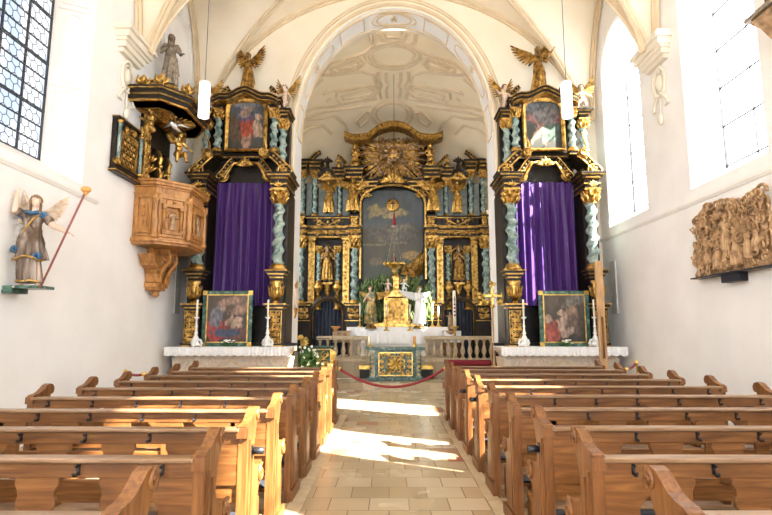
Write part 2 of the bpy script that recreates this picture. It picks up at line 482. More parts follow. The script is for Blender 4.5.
    lo = bpy.data.objects.new('sky_portal', ld); COL.objects.link(lo)
    lo.location = (Xg+side*.12, c, (gz0+gzs+gw)/2); lo.rotation_euler = (0, side*PI/2, 0)
    return hole
rh = [window(1, 11.81), window(1, 8.27), window(1, 4.4, hw=1.05, gw=.88), window(1, .5, z0=5.6, gz0=5.8), window(1, -3.0)]  # last two unseen, added to sun the left pews and give fill
lh = [window(-1, 7.45, True, hw=1.08, z0=4.0, gz0=4.32), window(-1, 3.9), window(-1, 1.0), window(-1, -2.5)]  # unseen rear windows glazed clear to brighten the nave
ch_r = [window(1, 17.05, sx=CX1, z0=4.4, gz0=4.6, hw=.8, gw=.65, zs=5.55, gzs=5.5)]  # unseen window, placed and sized to throw sun on the right-hand angel
ch_l = [window(-1, 15.7, sx=CX0, z0=3.0, gz0=3.2, hw=1.1, gw=1.0, zs=7.6, gzs=7.5), window(-1, 18.2, sx=CX0, z0=3.0, gz0=3.2, hw=1.1, gw=1.0, zs=7.6, gzs=7.5)]  # unseen windows added to bring skylight into the chancel
filled('wall_south', [(YW, -.0), (YE, 0), (YE, 10.9), (YW, 10.9)], rh, lambda p, q: (XR, p, q), M['plaster'])
filled('wall_north', [(YW, -.0), (YE, 0), (YE, 10.9), (YW, 10.9)], lh, lambda p, q: (XL, p, q), M['plaster'])
west = [(-4.6, .3), (4.9, .3), (4.9, 9.2), (-4.6, 9.2)]
filled('wall_west', [(XL, 0), (XR, 0), (XR, 10.9), (XL, 10.9)], [west], lambda p, q: (p, YW, q), M['plaster'])
wr_ = bpy.data.objects.new('window_20', None); COL.objects.link(wr_); struct(wr_)  # unseen west glazing added to brighten surfaces facing the camera
g = MB(); g.box(-4.6, 4.9, YW-.06, YW-.05, .3, 9.2); g.build('glass', M['glass'], wr_)
g = MB()
for i in range(11): g.box(-4.6+i*.95-.02, -4.6+i*.95+.02, YW-.05, YW, .3, 9.2)
for i in range(9): g.box(-4.6, 4.9, YW-.05, YW, .3+i*8.9/8-.02, .3+i*8.9/8+.02)
g.build('glazing_bars', M['iron'], wr_)
ld = bpy.data.lights.new('sky_portal', 'AREA'); ld.shape = 'RECTANGLE'; ld.size = 9.6; ld.size_y = 9.0; ld.cycles.is_portal = True
lo = bpy.data.objects.new('sky_portal', ld); COL.objects.link(lo); lo.location = (.15, YW-.15, 4.9); lo.rotation_euler = (PI/2, 0, 0)
struct(MB().box(XL-.1, XR+.1, YW, 15.0, -.2, 0).build('floor', M['floor']))
# aisle kerb strips beside the pews
for n_, x0, x1 in (('trim_1', -.93, -.80), ('trim_2', .93, 1.05)):
    struct(MB().box(x0, x1, 1.0, 10.35, 0, .012).build(n_, M['stone']))
# chancel floor: steps
struct(MB().box(CX0, CX1, 15.0, 17.2, -.1, .15).build('floor_chancel', M['floor']))
struct(MB().box(CX0, CX1, 17.2, YB, -.1, .60).build('floor_sanctuary', M['floor']))
struct(MB().box(-2.4, 2.7, YE-.05, 15.02, -.1, .0005).build('trim_3', M['floor']))

# east wall with the chancel arch
ARW, ASZ, ARI = 2.60, 6.8, 3.45
arch = [(AX-ARW, 0), (AX+ARW, 0)] + [(AX+ARW*math.cos(PI*i/40), ASZ+ARI*math.sin(PI*i/40)) for i in range(41)]
def wall_with_gap():
    outer = [(AX-ARW, 0), (XL, 0), (XL, 10.9), (XR, 10.9), (XR, 0), (AX+ARW, 0)]
    loop = outer + [(AX+ARW*math.cos(PI*i/40), ASZ+ARI*math.sin(PI*i/40)) for i in range(41)]
    filled('wall_east', loop, [], lambda p, q: (p, YE, q), M['cream'])
wall_with_gap()
mb = MB(); n = len(arch)-1
path = [(AX+ARW, 0)]+arch[2:]+[(AX-ARW, 0)]
vs = [(p, YE, q) for p, q in path]+[(p, YA+.02, q) for p, q in path]; k = len(path)
mb.add(vs, [(i, i+1, k+i+1, k+i) for i in range(k-1)])
struct(mb.build('trim_4', M['plaster'], fix=False))
def soff(a, y, off=0): return Vector((AX+(ARW-off)*math.cos(a), y, ASZ+(ARI-off)*math.sin(a)))
def soffn(a): return Vector((-math.cos(a)/ARW, 0, -math.sin(a)/ARI)).normalized()
st = MB()
A48 = [PI*i/48 for i in range(49)]
# front archivolt on the wall face
for off, w, d in ((-.10, .05, .05), (-.24, .025, .03), (-.31, .02, .02)):
    pts = [V(AX+(ARW-off)*math.cos(a), YE, ASZ+(ARI-off)*math.sin(a)) for a in A48]
    pts = [V(AX+ARW-off, YE, 5.2)]+pts+[V(AX-ARW+off, YE, 5.2)]
    st.sweep(pts, [(-w, 0), (w, 0), (w*.7, d), (-w*.7, d)], (0, -1, 0))
for y in (YE+.12, YA-.10):
    st.sweep([soff(a, y) for a in A48], [(-.03, -.01), (.03, -.01), (.02, .03), (-.02, .03)], lambda i: soffn(A48[i]))
# medallion and long panels on the soffit
for R in (1, .78):
    st.sweep([soff(PI/2+.24*R*math.cos(t), (YE+YA)/2+.33*R*math.sin(t)) for t in [2*PI*i/24 for i in range(24)]], [(-.02,-.01),(.02,-.01),(.015,.03),(-.015,.03)], soffn(PI/2), closed=True)
for sgn in (-1, 1):
    for a0, a1, wy in ((.34, .86, .26), (.96, 1.24, .3), (-.02, .24, .26)):
        pts = []
        for i in range(12): pts.append((a0+(a1-a0)*i/11, -wy))
        for i in range(12): pts.append((a1-(a1-a0)*i/11, wy))
        if a0 == .34:
            pts = [(a0+(a1-a0)*(.5+.5*math.copysign(abs(math.cos(t))**.6, math.cos(t))), wy*math.copysign(abs(math.sin(t))**.6, math.sin(t))) for t in [2*PI*i/28 for i in range(28)]]
        q = [(PI/2+sgn*(PI/2-a), y) for a, y in pts]
        st.sweep([soff(a, (YE+YA)/2+y) for a, y in q], [(-.018,-.01),(.018,-.01),(.012,.025),(-.012,.025)], lambda i, q=q: soffn(q[i][0]), closed=True)
struct(st.build('trim_5', M['stucco']))
# leafy stucco spray in each soffit panel
st = MB()
for ac in (PI/2, .6, PI-.6):
    for j in range(7):
        t = 2*PI*j/7; r = .09
        st.sweep([soff(ac+r*.3*k*math.cos(t+.4*k)/2.8, (YE+YA)/2+r*k*.3*math.sin(t+.4*k)*1.6) for k in range(5)], [(-.014,-.01),(.014,-.01),(0,.03)], soffn(ac))
struct(st.build('trim_6', M['stucco']))

# chancel shell
holes_r = ch_r
filled('wall_chancel_south', [(YA, 0), (YB, 0), (YB, 9), (YA, 9)], ch_r, lambda p, q: (CX1, p, q), M['plaster'])
filled('wall_chancel_north', [(YA, 0), (YB, 0), (YB, 9), (YA, 9)], ch_l, lambda p, q: (CX0, p, q), M['plaster'])
struct(MB().box(CX0-.1, CX1+.1, YB, YB+.2, 0, 11).build('wall_chancel_east', M['cream']))
filled('wall_chancel_west', [(AX-ARW, 0), (CX0-.05, 0), (CX0-.05, 10.9), (CX1+.05, 10.9), (CX1+.05, 0), (AX+ARW, 0)] + [(AX+ARW*math.cos(PI*i/40), ASZ+ARI*math.sin(PI*i/40)) for i in range(41)], [], lambda p, q: (p, YA+.01, q), M['plaster'])
def cf(y):
    return 1 if y < 17.8 else max(.02, 1-min(1, (y-17.8)/3.6)**3.2)**.5
def chv(t, y):
    f = cf(y); return Vector((AX+4.1*f*math.cos(t), y, 6.2+4.02*f*math.sin(t)))
def chz(x, y):
    f = cf(y); k = 1-((x-AX)/(4.1*f))**2
    return 6.2+4.02*f*math.sqrt(max(0, k))
mb = MB(); mb.grid(lambda u, v: chv(PI*u, YA+(YB+.05-YA)*v), 65, 41)
struct(mb.build('ceiling_chancel', M['cream_chancel'], fix=False))
def vhit(u, v):
    r = ray(u, v); o = Vector((0, 0, H)); t = YA/r.y; s = .05
    while t < YB/r.y+.3:
        p = o+r*t
        if p.z > chz(p.x, p.y): break
        t += s
    a, b = t-s, t
    for _ in range(20):
        c = (a+b)/2; p = o+r*c
        if p.z > chz(p.x, p.y): b = c
        else: a = c
    return o+r*a
def vn(p):
    e = .02
    dx = (chz(p.x+e, p.y)-chz(p.x-e, p.y))/(2*e); dy = (chz(p.x, p.y+e)-chz(p.x, p.y-e))/(2*e)
    return Vector((dx, dy, -1)).normalized()
def cr(x, y): return (280+x/3.509, y/3.509)
def mirr(p): return (2*393.4-p[0], p[1])
st = MB()
def vstrip(px, w=.05, closed=False, mirror=True, h=.05):
    w *= 1.5
    for mm in ((0, 1) if mirror else (0,)):
        q = [cr(*p) for p in px]
        if mm: q = [mirr(p) for p in q]
        den = []
        for i in range(len(q) if closed else len(q)-1):
            a, b = q[i], q[(i+1) % len(q)]
            n = max(1, int(math.hypot(a[0]-b[0], a[1]-b[1])/3))
            den += [(a[0]+(b[0]-a[0])*j/n, a[1]+(b[1]-a[1])*j/n) for j in range(n)]
        if not closed: den.append(q[-1])
        pts = [vhit(*p) for p in den]
        if len(pts) < 2: continue
        st.sweep(pts, [(-w, -.02), (w, -.02), (w*.6, h), (-w*.6, h)], lambda i, pts=pts: vn(pts[i]), closed=closed)
def oval(cx, cy, rx, ry, n=28): return [(cx+rx*math.cos(2*PI*i/n), cy+ry*math.sin(2*PI*i/n)) for i in range(n)]
vstrip(oval(397, 194, 95, 46), .06, True, False); vstrip(oval(397, 194, 76, 35), .04, True, False)
vstrip(oval(393, 400, 72, 50), .06, True, False); vstrip(oval(393, 400, 56, 38), .04, True, False)
vstrip([(318,118),(322,150),(340,158)], .05); vstrip([(345,112),(360,140),(420,140)], .05)
vstrip([(365,110),(372,128),(397,128)], .04)
vstrip([(180,238),(272,203),(296,222),(272,242),(200,256),(182,252)], .045, True)
vstrip([(200,238),(268,214),(280,223),(268,232),(206,246)], .03, True)
vstrip([(150,262),(186,262),(290,250),(330,262),(335,292),(300,300),(190,316),(150,330)], .045)
vstrip([(110,300),(140,262),(180,222),(290,186),(310,176)], .05)
vstrip([(200,322),(330,296),(346,318),(325,338),(215,362),(196,345)], .045, True)
vstrip([(216,332),(322,308),(332,318),(318,328),(222,348)], .03, True)
vstrip([(345,252),(345,282),(356,300),(346,320),(352,345)], .045); vstrip([(372,254),(372,285),(380,300),(372,318),(376,345)], .04)
vstrip([(72,392),(120,378),(190,372),(260,356),(340,346)], .045); vstrip([(76,412),(130,395),(200,385),(250,378),(320,368)], .045)
vstrip([(268,425),(300,392),(318,396),(305,425),(280,445)], .04, True)
vstrip([(70,380),(88,345),(110,312),(150,276)], .045); vstrip([(66,440),(90,420),(140,415),(190,405),(230,440),(240,470)], .05)
vstrip([(60,480),(100,450),(150,440),(180,470)], .045)
struct(st.build('trim_7', M['stucco']))
# side ornaments: leafy sprays
st = MB()
for c_ in ((158, 325), (170, 350)):
    for mm in (0, 1):
        p = cr(*c_)
        if mm: p = mirr(p)
        q = vhit(*p); nn = vn(q)
        for j in range(6):
            t = 2*PI*j/6
            e1 = nn.orthogonal().normalized(); e2 = nn.cross(e1)
            st.tube([q+(e1*math.cos(t+.4*k)+e2*math.sin(t+.4*k))*.035*k for k in range(5)], [.02, .03, .025, .015, .005], 5)
struct(st.build('trim_8', M['stucco']))

# nave ribs
st = MB()
RPF = [(-.09, 0), (-.075, .05), (-.03, .06), (-.03, .11), (.03, .11), (.03, .06), (.075, .05), (.09, 0)]
def nn_fd(p):
    e = .01
    return Vector(((nave_main(p.x+e)-nave_main(p.x-e))/(2*e), 0, -1)).normalized()
xs = cosr(XL+.03, XR-.03, 60)
for yb in BAYS[1:4]:
    pts = [V(x, yb, nave_main(x)) for x in xs if nave_main(x) > 7.15]
    st.sweep(pts, [(p*1.5, q*1.2) for p, q in RPF], lambda i, pts=pts: nn_fd(pts[i]))
pts = [V(x, YE-.02, nave_main(x)) for x in xs if nave_main(x) > 7.6]
st.sweep(pts, [(p*1.3, q) for p, q in RPF], lambda i, pts=pts: nn_fd(pts[i]))
for a, b in list(zip(BAYS, BAYS[1:]))[:3]:
    c = (a+b)/2; h = (a-b)/2
    for sx in (-1, 1):
        # groin ribs: where both vaults have the same height
        for sy in (-1, 1):
            pts = []
            for i in range(0, 25):
                z = 7.15+(10.28-7.15)*math.sin(PI/2*i/24)
                kx = min(1, (z-5.85)/4.9); ky = min(1, (z-7)/3.3)
                pts.append(V(XC+sx*5.2*math.sqrt(1-kx*kx), c+sy*h*math.sqrt(max(0, 1-ky*ky)), z))
            st.sweep(pts, RPF, lambda i, pts=pts: Vector((XC-pts[i].x, (c-pts[i].y)*2, -1.2)).normalized())
        X = XL if sx < 0 else XR
        pts = [V(X-sx*.02, c+h*.97*math.cos(t), 7.05+3.2*math.sin(t)) for t in [PI*i/32 for i in range(33)]]
        st.sweep(pts, RPF, lambda i: Vector((-sx, 0, 0)))
struct(st.build('trim_9', M['stucco']))
# corbels under the ribs, with cartouche
for k_, yb in enumerate(BAYS[1:3]):
    for sx in (-1, 1):
        X = XL if sx < 0 else XR; yb = BAYS[1:3][k_]-(.3 if sx < 0 else 0)
        mb = MB()
        for z0, z1, w, d in ((6.82, 6.90, .36, .10), (6.90, 7.0, .42, .16), (7.0, 7.06, .47, .20), (7.06, 7.18, .50, .26), (7.18, 7.26, .56, .32), (7.26, 7.34, .50, .26)):
            mb.box(min(X, X-sx*d), max(X, X-sx*d), yb-w, yb+w, z0, z1)
        for R, r in ((.30, .035), (.22, .02)):
            mb.tube([V(X-sx*.03, yb+R*.75*math.cos(t), 6.48+R*math.sin(t)) for t in [2*PI*i/20 for i in range(20)]], r, 6, closed=True)
        mb.ell((X-sx*.02, yb, 6.48), (.06, .13, .17))
        for s in (-1, 1):
            mb.tube([V(X-sx*.03, yb+s*(.02+.26*math.sin(t*1.3)), 6.2-.16*t+.05*math.cos(t*3)) for t in [i*.25 for i in range(9)]], [.04,.04,.035,.03,.03,.03,.025,.02,.01], 5)
        mb.tube([V(X-sx*.03, yb, 6.15), V(X-sx*.04, yb, 5.8)], .02, 5); mb.ell((X-sx*.05, yb, 5.72), (.05, .07, .11))
        struct(mb.build('trim_%d' % (10+k_*2+(sx > 0)), M['cream_trim']))
# ledge below the windows
LP = [(0, 0), (0, .09), (.05, .09), (.05, .05), (.02, .0)]
for nm, X, sx, y1 in (('trim_14', XL, -1, 9.0), ('trim_15', XR, 1, YE)):
    mb = MB(); mb.prism([(X-sx*p*.9, (3.78 if X < 0 else 3.80)+q) for p, q in LP], -6.9, y1, axis='y'); struct(mb.build(nm, M['stucco_white']))
# blind arch in stucco on the north wall above the pulpit
mb = MB()
for R, r in ((.85, .03), (.72, .02)):
    pts = [V(XL, 12.0+R*math.cos(t), 8.35+R*math.sin(t)) for t in [PI*i/24 for i in range(25)]]
    pts = [V(XL, 12.0+R, 6.2)]+pts+[V(XL, 12.0-R, 6.2)]
    mb.tube(pts, r, 6)
for j in range(5):
    t = .5+j*.55; mb.tube([V(XL+.02, 12+.98*math.cos(t)+.09*math.cos(s), 8.35+.98*math.sin(t)+.09*math.sin(s)) for s in [i*.7 for i in range(9)]], .02, 5)
struct(mb.build('trim_16', M['stucco_white']))
# grey slots in the side walls
for nm, X, sx in (('trim_17', XL, -1), ('trim_18', XR, 1)):
    struct(MB().box(min(X, X-sx*.03), max(X, X-sx*.03), 12.55, 12.85, 2.0, 3.25).build(nm, M['grey_stone']))

# ------------------------------------------------------------------ light
w = bpy.data.worlds.new('sky'); SC.world = w; w.use_nodes = True
bg = w.node_tree.nodes['Background']
bg.inputs[0].default_value = (.95, .975, 1.0, 1); bg.inputs[1].default_value = 4.6
sd = bpy.data.lights.new('sun', 'SUN'); sd.energy = 42; sd.angle = .012; sd.color = (1, .93, .80)
so = bpy.data.objects.new('sun', sd); COL.objects.link(so)
so.rotation_euler = Vector((-1, .55, -.92)).to_track_quat('-Z', 'Y').to_euler(); so.location = (20, -5, 20)
SC.view_settings.view_transform = 'Standard'; SC.view_settings.look = 'None'; SC.view_settings.gamma = 1
SC.view_settings.use_curve_mapping = False
SC.view_settings.exposure = 0.78
cy = SC.cycles
cy.use_denoising = True; cy.max_bounces = 10; cy.diffuse_bounces = 7; cy.glossy_bounces = 4; cy.transmission_bounces = 4; cy.transparent_max_bounces = 12
cy.caustics_reflective = False; cy.caustics_refractive = False; cy.sample_clamp_indirect = 12
# ------------------------------------------------------------------ pews
END = [(0,0),(0,.93),(-.012,.94),(-.012,.975),(.02,.985),(.07,.990),(.12,1.005),(.165,1.035),(.205,1.062),(.25,1.07),(.29,1.055),(.312,1.02),(.308,.985),(.285,.965),(.262,.972),(.255,.95),(.225,.90),(.195,.83),(.187,.75),(.21,.69),(.28,.66),(.36,.66),(.42,.64),(.45,.60),(.448,.555),(.415,.525),(.37,.51),(.345,.47),(.355,.39),(.375,.28),(.36,.16),(.375,.10),(.42,.085),(.42,0)]
def spiral(mb, fn, R, turns, r0, a0=0, sgn=1, n=22, m=0, seg=5):
    """fn(p,q)->point; shrinking spiral tube"""
    pts = []; rs = []
    for i in range(n):
        t = i/(n-1); a = a0+sgn*turns*2*PI*t; r = R*(1-t)**.9
        pts.append(fn(r*math.cos(a), r*math.sin(a))); rs.append(r0*(1-.45*t))
    mb.tube(pts, rs, seg, m)
def make_pew(W, label):
    root = thing('pew', label, 'pew')
    for x0, out in ((0, -1), (W-.06, 1)):
        mb = MB(); mb.prism(END, x0, x0+.06, axis='x')
        xf = x0 if out < 0 else x0+.06
        # square cap block and raised mouldings on the outer face
        mb.box(x0-.008, x0+.068, -.022, .03, .90, .965)
        for (y0, y1, z0, z1) in ((.04, .065, .14, .88), (.10, .125, .14, .84)):
            mb.box(min(xf, xf+out*.012), max(xf, xf+out*.012), y0, y1, z0, z1)
        mb.box(min(xf, xf+out*.022), max(xf, xf+out*.022), -.005, .43, 0, .11)
        spiral(mb, lambda p, q: V(xf+out*.004, .255+p, 1.015+q), .045, 1.4, .011, 1.2)
        spiral(mb, lambda p, q: V(xf+out*.006, .385+p, .59+q), .062, 1.6, .016, 1.4)
        e = mb.build('end_panel', M['pew_end'], root, bevel=.006)
    mb = MB(); mb.box(.05, W-.05, -.035, .062, .940, .964); mb.box(.055, W-.055, .02, .05, .925, .942)
    mb.build('top_rail', M['pew_top'], root, bevel=.006)
    mb = MB(); mb.box(.055, W-.055, 0, .024, .862, .942)
    mb.box(.055, W-.055, .02, .05, .49, .632)
    def lobed(cx, half=False, s=1):
        # bracket with concave then convex sides
        pr = [(.11, .87), (.112, .83), (.095, .80), (.092, .77), (.102, .75), (.10, .72), (.075, .70), (.06, .68), (.058, .60)]
        if half:
            pr = [(.30, .87), (.30, .835), (.27, .80), (.215, .765), (.18, .72), (.175, .69), (.20, .655), (.235, .64), (.24, .60)]
            pts = [(cx, .60), (cx, .87)]+[(cx+s*p, q) for p, q in pr]
        else: pts = [(cx+p, q) for p, q in pr]+[(cx-p, q) for p, q in pr[::-1]]
        mb.prism(pts, .004, .03, axis='y')
    n = 5 if W < 2.7 else 6
    xs_ = [W*(i+1)/(n+1) for i in range(n)]
    for x in xs_: lobed(x)
    lobed(.055, True, 1); lobed(W-.055, True, -1)
    mb.build('backrest', M['pew'], root, bevel=.003)
    MB().box(.055, W-.055, .035, .405, .43, .458).build('seat', M['pew_top'], root, bevel=.006)
    sup = MB().prism([(.05, 0), (.05, .5), (.36, .43), (.33, .38), (.30, .2), (.33, 0)], -.02, .02, axis='x').mesh('seat_support', M['pew'])
    for x in xs_[::2]:
        o = bpy.data.objects.new('seat_support', sup); COL.objects.link(o); o.parent = root; o.location = (x, 0, 0)
    mb = MB(); mb.box(.08, W-.08, -.36, -.20, .20, .225)
    for x in (.1, W/2, W-.14): mb.prism([(-.34, 0), (-.34, .2), (-.22, .2), (.05, .3), (.05, 0)], x, x+.03, axis='x')
    kn = mb.build('kneeler', M['pew'], root)
    MB().box(.09, W-.09, -.355, -.205, .225, .265).build('pad', M['dark_pad'], kn, bevel=.015)
    hk = MB(); hk.box(-.007, .007, -.008, 0, .878, .932)
    hk.tube([(0, -.006, .925), (0, -.026, .92), (0, -.034, .928)], .005, 5); hk.tube([(0, -.006, .888), (0, -.03, .878), (0, -.046, .884), (0, -.05, .897)], [.006,.006,.006,.008], 5)
    hm = hk.mesh('hook', M['iron'])
    for x in [W*(i+.5)/(n+1) for i in range(n+1)]:
        o = bpy.data.objects.new('hook', hm); COL.objects.link(o); o.parent = root; o.location = (x, -.0005, 0)
    return root
WLEFT, WRIGHT = 2.55, 2.84
YLs = [1.93, 2.79, 3.60, 4.42, 5.22, 6.05, 6.87, 7.70, 8.53, 9.38]
YRs = [1.95, 2.81, 3.66, 4.52, 5.40, 6.27, 7.13, 8.00, 8.87, 9.72]
ordn = ['nearest', 'second nearest', 'third nearest', 'fourth from the front of the view', 'fifth from the front of the view', 'sixth from the front of the view', 'fourth from the altar end', 'third from the altar end', 'second from the altar end', 'the one closest to the altar']
def pew_label(side, i):
    s = 'left' if side < 0 else 'right'
    if i == 9: return 'carved oak pew closest to the altar in the %s block' % s
    if i < 3: return 'carved oak pew in the %s block, %s to the viewer' % (s, ordn[i])
    if i < 6: return 'carved oak pew in the %s block, %s row counted from the viewer' % (s, ['fourth', 'fifth', 'sixth'][i-3])
    return 'carved oak pew in the %s block, %s row counted from the altar' % (s, ['fourth', 'third', 'second'][i-6])
pl_ = make_pew(WLEFT, pew_label(-1, 0)); pl_.location = (-3.48, YLs[0], 0); pl_['group'] = 'pews left of the aisle'
pr_ = make_pew(WRIGHT, pew_label(1, 0)); pr_.location = (1.03, YRs[0], 0); pr_['group'] = 'pews right of the aisle'
index_children()
for i in range(1, 10):
    dup(pl_, (-3.48, YLs[i], 0), label=pew_label(-1, i)); dup(pr_, (1.03, YRs[i], 0), label=pew_label(1, i))

# dark clamps on the aisle side of a few pew ends
for side, i in ((1, 2), (1, 5), (1, 6), (-1, 2)):
    nm = [o for o in bpy.data.objects if o.get('label') == pew_label(side, i)][0]
    x = -.0 if side > 0 else WLEFT
    mb = MB(); mb.lathe([(0, 0), (.024, 0), (.024, .075), (0, .08)], (0, 0, 0), 10)
    for k, v in enumerate(mb.v): mb.v[k] = V(x-side*(v.z+.012), .10+v.y, .80+v.x)
    mb.box(x-side*.014 if side > 0 else x+.0, x if side > 0 else x+.014, .07, .13, .765, .835)
    mb.build('end_clamp', M['iron'], nm)
# ------------------------------------------------------------------ ornament
def xz(y, cx=0, cz=0): return lambda p, q: V(cx+p, y, cz+q)
def scrolls(mb, w, h, fn, seed=1, r=.014, m=0, leaf=True, sym=True):
    """symmetrical carved scrollwork filling w x h, fn maps (p,q) to space"""
    R = random.Random(seed)
    nq = max(1, round(h/(w*.42))); dz = h/nq
    for j in range(nq):
        q = -h/2+dz*(j+.5); sg = 1 if j % 2 else -1
        for s in (-1, 1):
            rr = min(w*.22, dz*.45)
            spiral(mb, lambda p, t: fn(s*(w*.25)+s*p, q+t), rr, 1.35, r, R.uniform(0, 1)+PI/2*sg, sg, 16, m)
            mb.tube([fn(s*.02*w, q-dz*.48), fn(s*w*.12, q-dz*.25), fn(s*w*.3, q-dz*.46*sg*.6), fn(s*w*.44, q+dz*.1), fn(s*w*.38, q+dz*.42)], [r, r*1.2, r, r*.8, r*.4], 5, m)
            if leaf:
                for k in range(3):
                    c = fn(s*w*R.uniform(.1, .45), q+dz*R.uniform(-.45, .45)); mb.ell(c, (r*1.5, r*1.1, r*2.4), m, 6, 4)
        c = fn(0, q); mb.ell(c, (r*2, r*1.5, dz*.28), m, 8, 5)
def acanthus(mb, c, size, m=0, ang=0, n=5, y=None, r=None):
    """fan of curling leaves in the XZ plane"""
    r = r or size*.11
    for i in range(n):
        a = ang+(i-(n-1)/2)*.42
        pts = []; rs = []
        for k in range(7):
            t = k/6
            pts.append(V(c[0]+math.sin(a)*size*t+.12*size*math.sin(a)*math.sin(t*PI), c[1]-size*.22*math.sin(t*PI*.9), c[2]+math.cos(a)*size*t*(1-.18*abs(i-(n-1)/2))))
            rs.append(r*(.7+.9*math.sin(PI*min(1, t*1.05)))*(1 if t < .95 else .4))
        mb.tube(pts, rs, 6, m, flat=((0, 1, 0), .5))
def cherub_head(mb, c, s, m=0):
    mb.ell(c, (s*.42, s*.4, s*.5), m); mb.ell((c[0], c[1]-s*.38, c[2]-.02*s), (s*.09, s*.12, s*.1), m, 6, 4)
    for k in range(9):
        a = PI*k/8; mb.ell((c[0]+s*.4*math.cos(a), c[1]-s*.05, c[2]+s*.12+s*.38*math.sin(a)), s*.17, m, 6, 4)
    for sg in (-1, 1):
        mb.ell((c[0]+sg*s*.2, c[1]-s*.3, c[2]-.15*s), s*.14, m, 6, 4)
        for k in range(4):
            a = .2+k*.3
            mb.tube([V(c[0]+sg*s*.35, c[1], c[2]-s*.2), V(c[0]+sg*s*(.8+.1*k)*math.cos(a*.4), c[1]-s*.1, c[2]-s*.3+s*.5*math.sin(a)), V(c[0]+sg*s*(1.5-.15*k), c[1]+s*.05, c[2]-s*.5+s*.9*math.sin(a))], [s*.13, s*.15, s*.05], 5, m)
def entab(mb, feet, z, prof):
    """stacked mouldings over several footprints (x0,x1,y0,y1); prof = (height, out, material)"""
    for h, out, m in prof:
        for x0, x1, y0, y1 in feet: mb.box(x0-out, x1+out, y0-out, y1, z, z+h-.0005, m)
        z += h
    return z
def twisted(name, x, y, z0, z1, r, parent, mats, turns=4, sgn=1, seg=16, cap=.0, lab=None):
    """Solomonic column: twisted shaft with its base and leafy gilt capital"""
    h = z1-z0; hb = r*.9; hc = max(cap, r*2.2)
    root = MB()
    def f(u, v):
        zz = z0+hb+(h-hb-hc)*v; ph = sgn*2*PI*turns*v; k = 1-.12*v
        a = 2*PI*u; rr = r*k*(.84+.05*math.cos(2*(a-ph)))
        return V(x+r*.2*math.cos(ph)+rr*math.cos(a), y+r*.2*math.sin(ph)+rr*math.sin(a), zz)
    root.grid(f, seg, int(turns*11)+1, cu=True)
    o = root.build(name, mats[0], parent)
    b = MB(); b.lathe([(0, 0), (r*1.35, 0), (r*1.4, hb*.25), (r*1.2, hb*.4), (r*1.25, hb*.6), (r*1.05, hb*.8), (r*1.0, hb*1.05), (0, hb*1.06)], (x, y, z0), 16)
    plab(b.build('column_base', mats[1], o), 'gilt moulded column base')
    c = MB(); zc = z1-hc
    c.lathe([(0, 0), (r*1.0, 0), (r*1.02, hc*.06), (r*.9, hc*.1), (r*.95, hc*.5), (r*1.25, hc*.85), (r*1.4, hc*.88), (0, hc*.9)], (x, y, zc), 12)
    for tier, (zz, n, hh) in enumerate(((.05, 8, .45), (.35, 8, .5))):
        for i in range(n):
            a = 2*PI*(i+.5*tier)/n
            p0 = V(x+r*.95*math.cos(a), y+r*.95*math.sin(a), zc+hc*zz)
            c.tube([p0, p0+V(r*.15*math.cos(a), r*.15*math.sin(a), hc*hh*.6), p0+V(r*.5*math.cos(a), r*.5*math.sin(a), hc*hh), p0+V(r*.62*math.cos(a), r*.62*math.sin(a), hc*hh*.82)], [r*.26, r*.3, r*.22, r*.1], 5)
    for i in range(4):
        a = PI/4+PI/2*i; c.ell((x+r*1.3*math.cos(a), y+r*1.3*math.sin(a), zc+hc*.84), r*.28, 0, 6, 5)
    c.box(x-r*1.35, x+r*1.35, y-r*1.35, y+r*1.35, zc+hc*.9, z1)
    plab(c.build('capital', mats[1], o), 'gilt leafy capital')
    return o
def s_volute(mb, x, z, w, h, y0, y1, sgn, mb_m=0, mg=1, thick=.10):
    """S-scroll bracket: black body with gilt rims; rises h while moving w sideways"""
    pts = []; n = 26
    c0 = (w*.30, h*.24)
    for i in range(10):
        t = i/9; a_ = -PI*.5-PI*1.2+t*PI*1.7; R = h*.22*(.45+.55*t)
        pts.append(V(x+sgn*(c0[0]-R*math.cos(a_)*1.0), 0, z+c0[1]+R*math.sin(a_)))
    e = pts[-1]; tgt = V(x+sgn*w, 0, z+h)
    for i in range(1, n-8):
        s_ = i/(n-9); q = s_*s_*(3-2*s_)
        pts.append(V(e.x+(tgt.x-e.x)*s_, 0, e.z+(tgt.z-e.z)*(q*.6+s_*.4)))
    n = len(pts)-1
    for yy, m_, k in (((y0+y1)/2, mb_m, 1),):
        mb.sweep([V(p.x, yy, p.z) for p in pts], [(-(y1-y0)/2, -thick/2), ((y1-y0)/2, -thick/2), ((y1-y0)/2, thick/2), (-(y1-y0)/2, thick/2)], lambda i: (V(0,1,0).cross((pts[min(i+1, n)]-pts[max(i-1, 0)]))).normalized(), m_)
    for off in (-.5, .5):
        q = []
        for i in range(n+1):
            t = (pts[min(i+1, n)]-pts[max(i-1, 0)]).normalized(); nn = V(0,1,0).cross(t)
            q.append(V(pts[i].x, y0-.005, pts[i].z)+nn*thick*off)
        mb.tube(q, thick*.17, 5, mg)
    spiral(mb, lambda p, q: V(x+sgn*c0[0]+sgn*p, y0-.01, z+c0[1]+q), h*.15, 1.4, thick*.2, -PI/2, 1, 18, mg)
    for i in range(8, n-1, 3): mb.ell(V(pts[i].x, y0-.01, pts[i].z), (thick*.22, thick*.2, thick*.22), mg, 6, 4)
